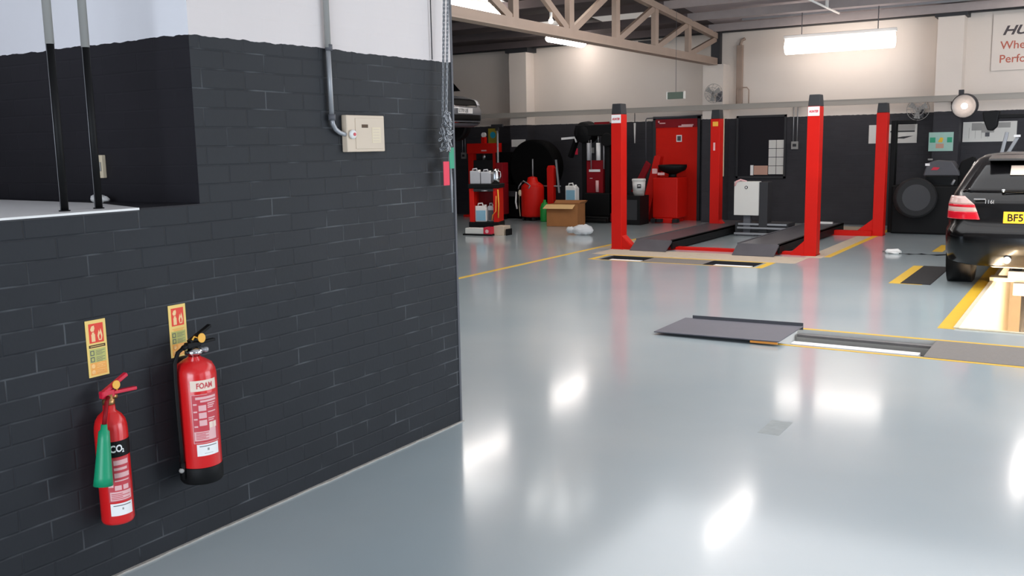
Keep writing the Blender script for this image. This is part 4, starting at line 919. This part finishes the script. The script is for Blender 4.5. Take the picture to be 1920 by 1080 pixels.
# ------------------------------------------------------------------ cars
LV = [(.25, .74, .12, 4.02, .26), (.29, .82, .05, 4.10, .24), (.40, .845, .01, 4.17, .22), (.55, .85, .0, 4.18, .22), (.63, .848, .015, 4.17, .22), (.67, .835, .06, 4.15, .22),
      (.80, .835, .075, 4.08, .22), (.90, .83, .09, 3.75, .22), (.97, .815, .12, 3.20, .22), (1.03, .79, .17, 3.02, .22), (1.18, .725, .33, 2.65, .22), (1.31, .66, .50, 2.32, .22), (1.37, .62, .60, 2.15, .22), (1.415, .55, .78, 1.95, .22), (1.435, .40, 1.0, 1.7, .2)]
def lv(z):
    for a, b in zip(LV, LV[1:]):
        if a[0] <= z <= b[0]:
            t = (z-a[0])/(b[0]-a[0]); return [a[k]+(b[k]-a[k])*t for k in range(1, 5)]
    return list(LV[-1][1:])
def rear_pt(z, s, off=0.):
    w_, yr, yf, r = lv(z); sg = 1 if s >= 0 else -1; s = abs(s); a = w_-r
    if s < a: x, y, nx, ny = s, yr, 0, -1
    elif s < a+r*PI/2: t = (s-a)/r; x, y, nx, ny = a+r*math.sin(t), yr+r-r*math.cos(t), math.sin(t), -math.cos(t)
    else: x, y, nx, ny = w_, yr+r+(s-a-r*PI/2), 1, 0
    y += .07*(x/.85)**2
    return Vector((sg*(x+nx*off), y+ny*off, z))
def car_body(m, name, parent):
    b = MB(m); rs = []
    for z, w_, yr, yf, r in LV:
        ring = []
        N = 14
        smax = (w_-r)+r*PI/2
        ss = [smax*k/N for k in range(-N, N+1)]
        for s in ss: ring.append(b.bm.verts.new(rear_pt(z, s)))
        for k in range(1, 12): ring.append(b.bm.verts.new((w_, yr+r+.07+(yf-yr-2*r-.07)*k/12, z)))
        for k in range(0, 5): t = PI/2*k/4; ring.append(b.bm.verts.new((w_-r+r*math.cos(t), yf-r+r*math.sin(t)-.12*((w_-r+r*math.cos(t))/.85)**2, z)))
        for k in range(4, -1, -1): t = PI/2*k/4; ring.append(b.bm.verts.new((-(w_-r+r*math.cos(t)), yf-r+r*math.sin(t)-.12*((w_-r+r*math.cos(t))/.85)**2, z)))
        for k in range(11, 0, -1): ring.append(b.bm.verts.new((-w_, yr+r+.07+(yf-yr-2*r-.07)*k/12, z)))
        rs.append(ring)
    b.skin(rs, m, True)
    return b.build(name, parent)
def car_patch(m, name, parent, z0, z1, s0, s1, off=.006, s0t=None, s1t=None, nz=8, ns=16):
    b = MB(m); i = b.mi(m); V = []
    for a in range(nz+1):
        t = a/nz; z = z0+(z1-z0)*t; A = s0+((s0t if s0t is not None else s0)-s0)*t; B = s1+((s1t if s1t is not None else s1)-s1)*t
        V.append([b.bm.verts.new(rear_pt(z, A+(B-A)*k/ns, off)) for k in range(ns+1)])
    for a in range(nz):
        for k in range(ns):
            fc = b.bm.faces.new((V[a][k], V[a][k+1], V[a+1][k+1], V[a+1][k])); fc.material_index = i; fc.smooth = True
    o = b.build(name, parent); sd = o.modifiers.new('s', 'SOLIDIFY'); sd.thickness = .008; sd.offset = 0; return o
def wheel(parent, x, y, r, sgn):
    b = MB('rubber'); b.lathe([(r*.66, -.10), (r*.93, -.10), (r, -.075), (r, .075), (r*.93, .10), (r*.66, .10)], (x, y, r), (1, 0, 0), n=40); w_ = b.build('wheel', parent)
    b = MB('galv'); b.lathe([(r*.62, -.06), (r*.68, .09*1), (r*.62, .08), (r*.5, .03), (.05, .02)], (x, y, r), (sgn, 0, 0), n=28)
    for k in range(5):
        a = 2*PI*k/5; b.bar((x+sgn*.05, y+.04*math.cos(a), r+.04*math.sin(a)), (x+sgn*.075, y+r*.64*math.cos(a), r+r*.64*math.sin(a)), .05, .03)
    b.build('rim', w_)
LVR = LV
LVF = [(z, w_, 4.18-yf, 4.18-yr, r) for z, w_, yr, yf, r in LV]
def make_car(label, loc, paint, rz=0., flip=False):
    global LV
    LV = LVF if flip else LVR
    o = thing('car', label, 'car', loc, rz); bd = car_body(paint, 'body', o)
    car_patch('glass', 'windscreen' if flip else 'rear_window', o, 1.03, 1.335, -.70, .70, .006, -.55, .55)
    for s_ in (-1, 1):
        bb = MB('glass'); L4 = [(1.03, .797), (1.30, .672)]
        bb.poly([(s_*.799, .65, 1.03), (s_*.799, 2.7, 1.03), (s_*.676, 2.2, 1.30), (s_*.676, .85, 1.30)]); bb.build('side_window', o)
        bb = MB('black'); bb.cyl((s_*.60, .78, .33), (s_*.852, .78, .33), .36, n=32); bb.build('wheel_arch', o); bb = MB('black'); bb.cyl((s_*.60, 3.35, .33), (s_*.852, 3.35, .33), .36, n=32); bb.build('wheel_arch', o)
        bb = MB(paint); bb.sphere((s_*.88, 2.75, 1.0), .09, sc=(1, .6, .7)); bb.build('door_mirror', o)
        wheel(o, s_*.745, .78, .315, s_); wheel(o, s_*.745, 3.35, .315, s_)
    return o
car = make_car('black hatchback parked over the pit at the right edge, seen from behind', (-.55, 10.95, .0), 'gloss_black')
for s_ in (-1, 1):
    tlg = car_patch('lamp_red', 'tail_light', car, .745, .825, s_*.50, s_*1.0, .010, s_*.53, s_*1.0)
    car_patch('lamp_clear', 'lamp_segment', tlg, .825, .872, s_*.53, s_*1.0, .009, s_*.55, s_*1.0, 3)
    car_patch('lamp_red', 'lamp_segment', tlg, .872, .90, s_*.55, s_*1.0, .011, s_*.56, s_*1.0, 3)
    car_patch('lamp_clear', 'lamp_segment', tlg, .90, .985, s_*.56, s_*.98, .009, s_*.66, s_*.92, 5)
bb = MB('plate_yellow'); bb.box(-.28, .26, -.012+.072, .075, .715, .835); npl = bb.build('number_plate', car, .003)
lettering('BF5', .105, 'black', 'lettering', npl, lambda x, y: (-.245+x, .058, .738+y), .95, 0, .002)
bb = MB('galv'); bb.box(-.57+.0, -.46, .098, .12, .955, .965); bb.build('trim_bar', car)
lettering('116i', .055, 'galv', 'badge_lettering', car, lambda x, y: (-.47+x, .098+.0, .915+y), 1., 0, .001)
bb = MB('label_cream'); bb.box(-.255, .02, .425, .43, 1.22, 1.36) if False else bb.poly([(-.26, .345, 1.205), (.06, .345, 1.205), (.06, .462, 1.30), (-.26, .462, 1.30)])  # cream rectangle on the rear glass
so = bb.build('cream_rectangle', car); so.modifiers.new('s', 'SOLIDIFY').thickness = .003
bb = MB('chrome'); bb.sphere((-.30, .16, 1.045), .022, n=10); bb.bar((-.30, .15, 1.045), (.15, .16, 1.055), .015, .015, 'black'); bb.build('rear_wiper', car)
bb = MB('chrome'); bb.cyl((-.22, .0, .335), (-.22, .4, .335), .038, n=18); bb.build('exhaust_pipe', car)
bb = MB('galv'); bb.box(-.40, .40, .25, .62, .22, .32); bb.build('silencer', car, .03)
bb = MB('chrome'); bb.tube([(-.805, .9, 1.055), (-.76, .8, 1.12), (-.70, .85, 1.24), (-.66, .95, 1.33)], .008, n=8); bb.build('window_trim', car)
bb = MB('gloss_black'); bb.prism([(.55, 1.34), (.40, 1.355), (.42, 1.375), (.75, 1.41)], -.48, .48); bb.build('roof_spoiler', car, .006)

car2 = make_car('dark grey car raised on a lift at the far left, front towards us', (-11.15, 16.15, 1.765), 'car_grey', PI/2, True)
bb = MB('label_white'); bb.box(-.26, .26, -.022, -.008, .52, .63); npl = bb.build('number_plate', car2, .003)
lettering('LT70 UJE', .095, 'dark_grey', 'lettering', npl, lambda x, y: (-.24+x, -.024, .545+y), .92, 0, .001)
car_patch('chrome', 'grille_bar', car2, .66, .685, -.50, .50, .012)
car_patch('chrome', 'bumper_strip', car2, .33, .35, -.8, .8, .012)
car_patch('black', 'lower_grille', car2, .38, .50, -.62, .62, .010)
for s_ in (-1, 1): car_patch('headlamp', 'head_light', car2, .70, .84, s_*.56, s_*1.0, .010)
car_patch('black', 'upper_grille', car2, .69, .82, -.54, .54, .010)
sl = thing('scissor_lift', 'dark scissor lift holding up the raised car, mostly behind the brick wall', 'vehicle lift', (-13.3, 16.3, 0))
m = MB('dark_grey'); m.box(-1.1, 1.1, -.6, .6, 0, .08); m.build('base', sl)
m = MB('red'); m.box(-1.1, 1.1, -.6, .6, 1.82, 1.94); m.build('platform', sl)
for s_ in (-1, 1):
    for x in (-.22, .16):
        m = MB('red'); m.bar((-.95*s_, x*2+s_*.03, .1), (.95*s_, x*2+s_*.03, 1.82), .05, .1); m.build('scissor_arm', sl)
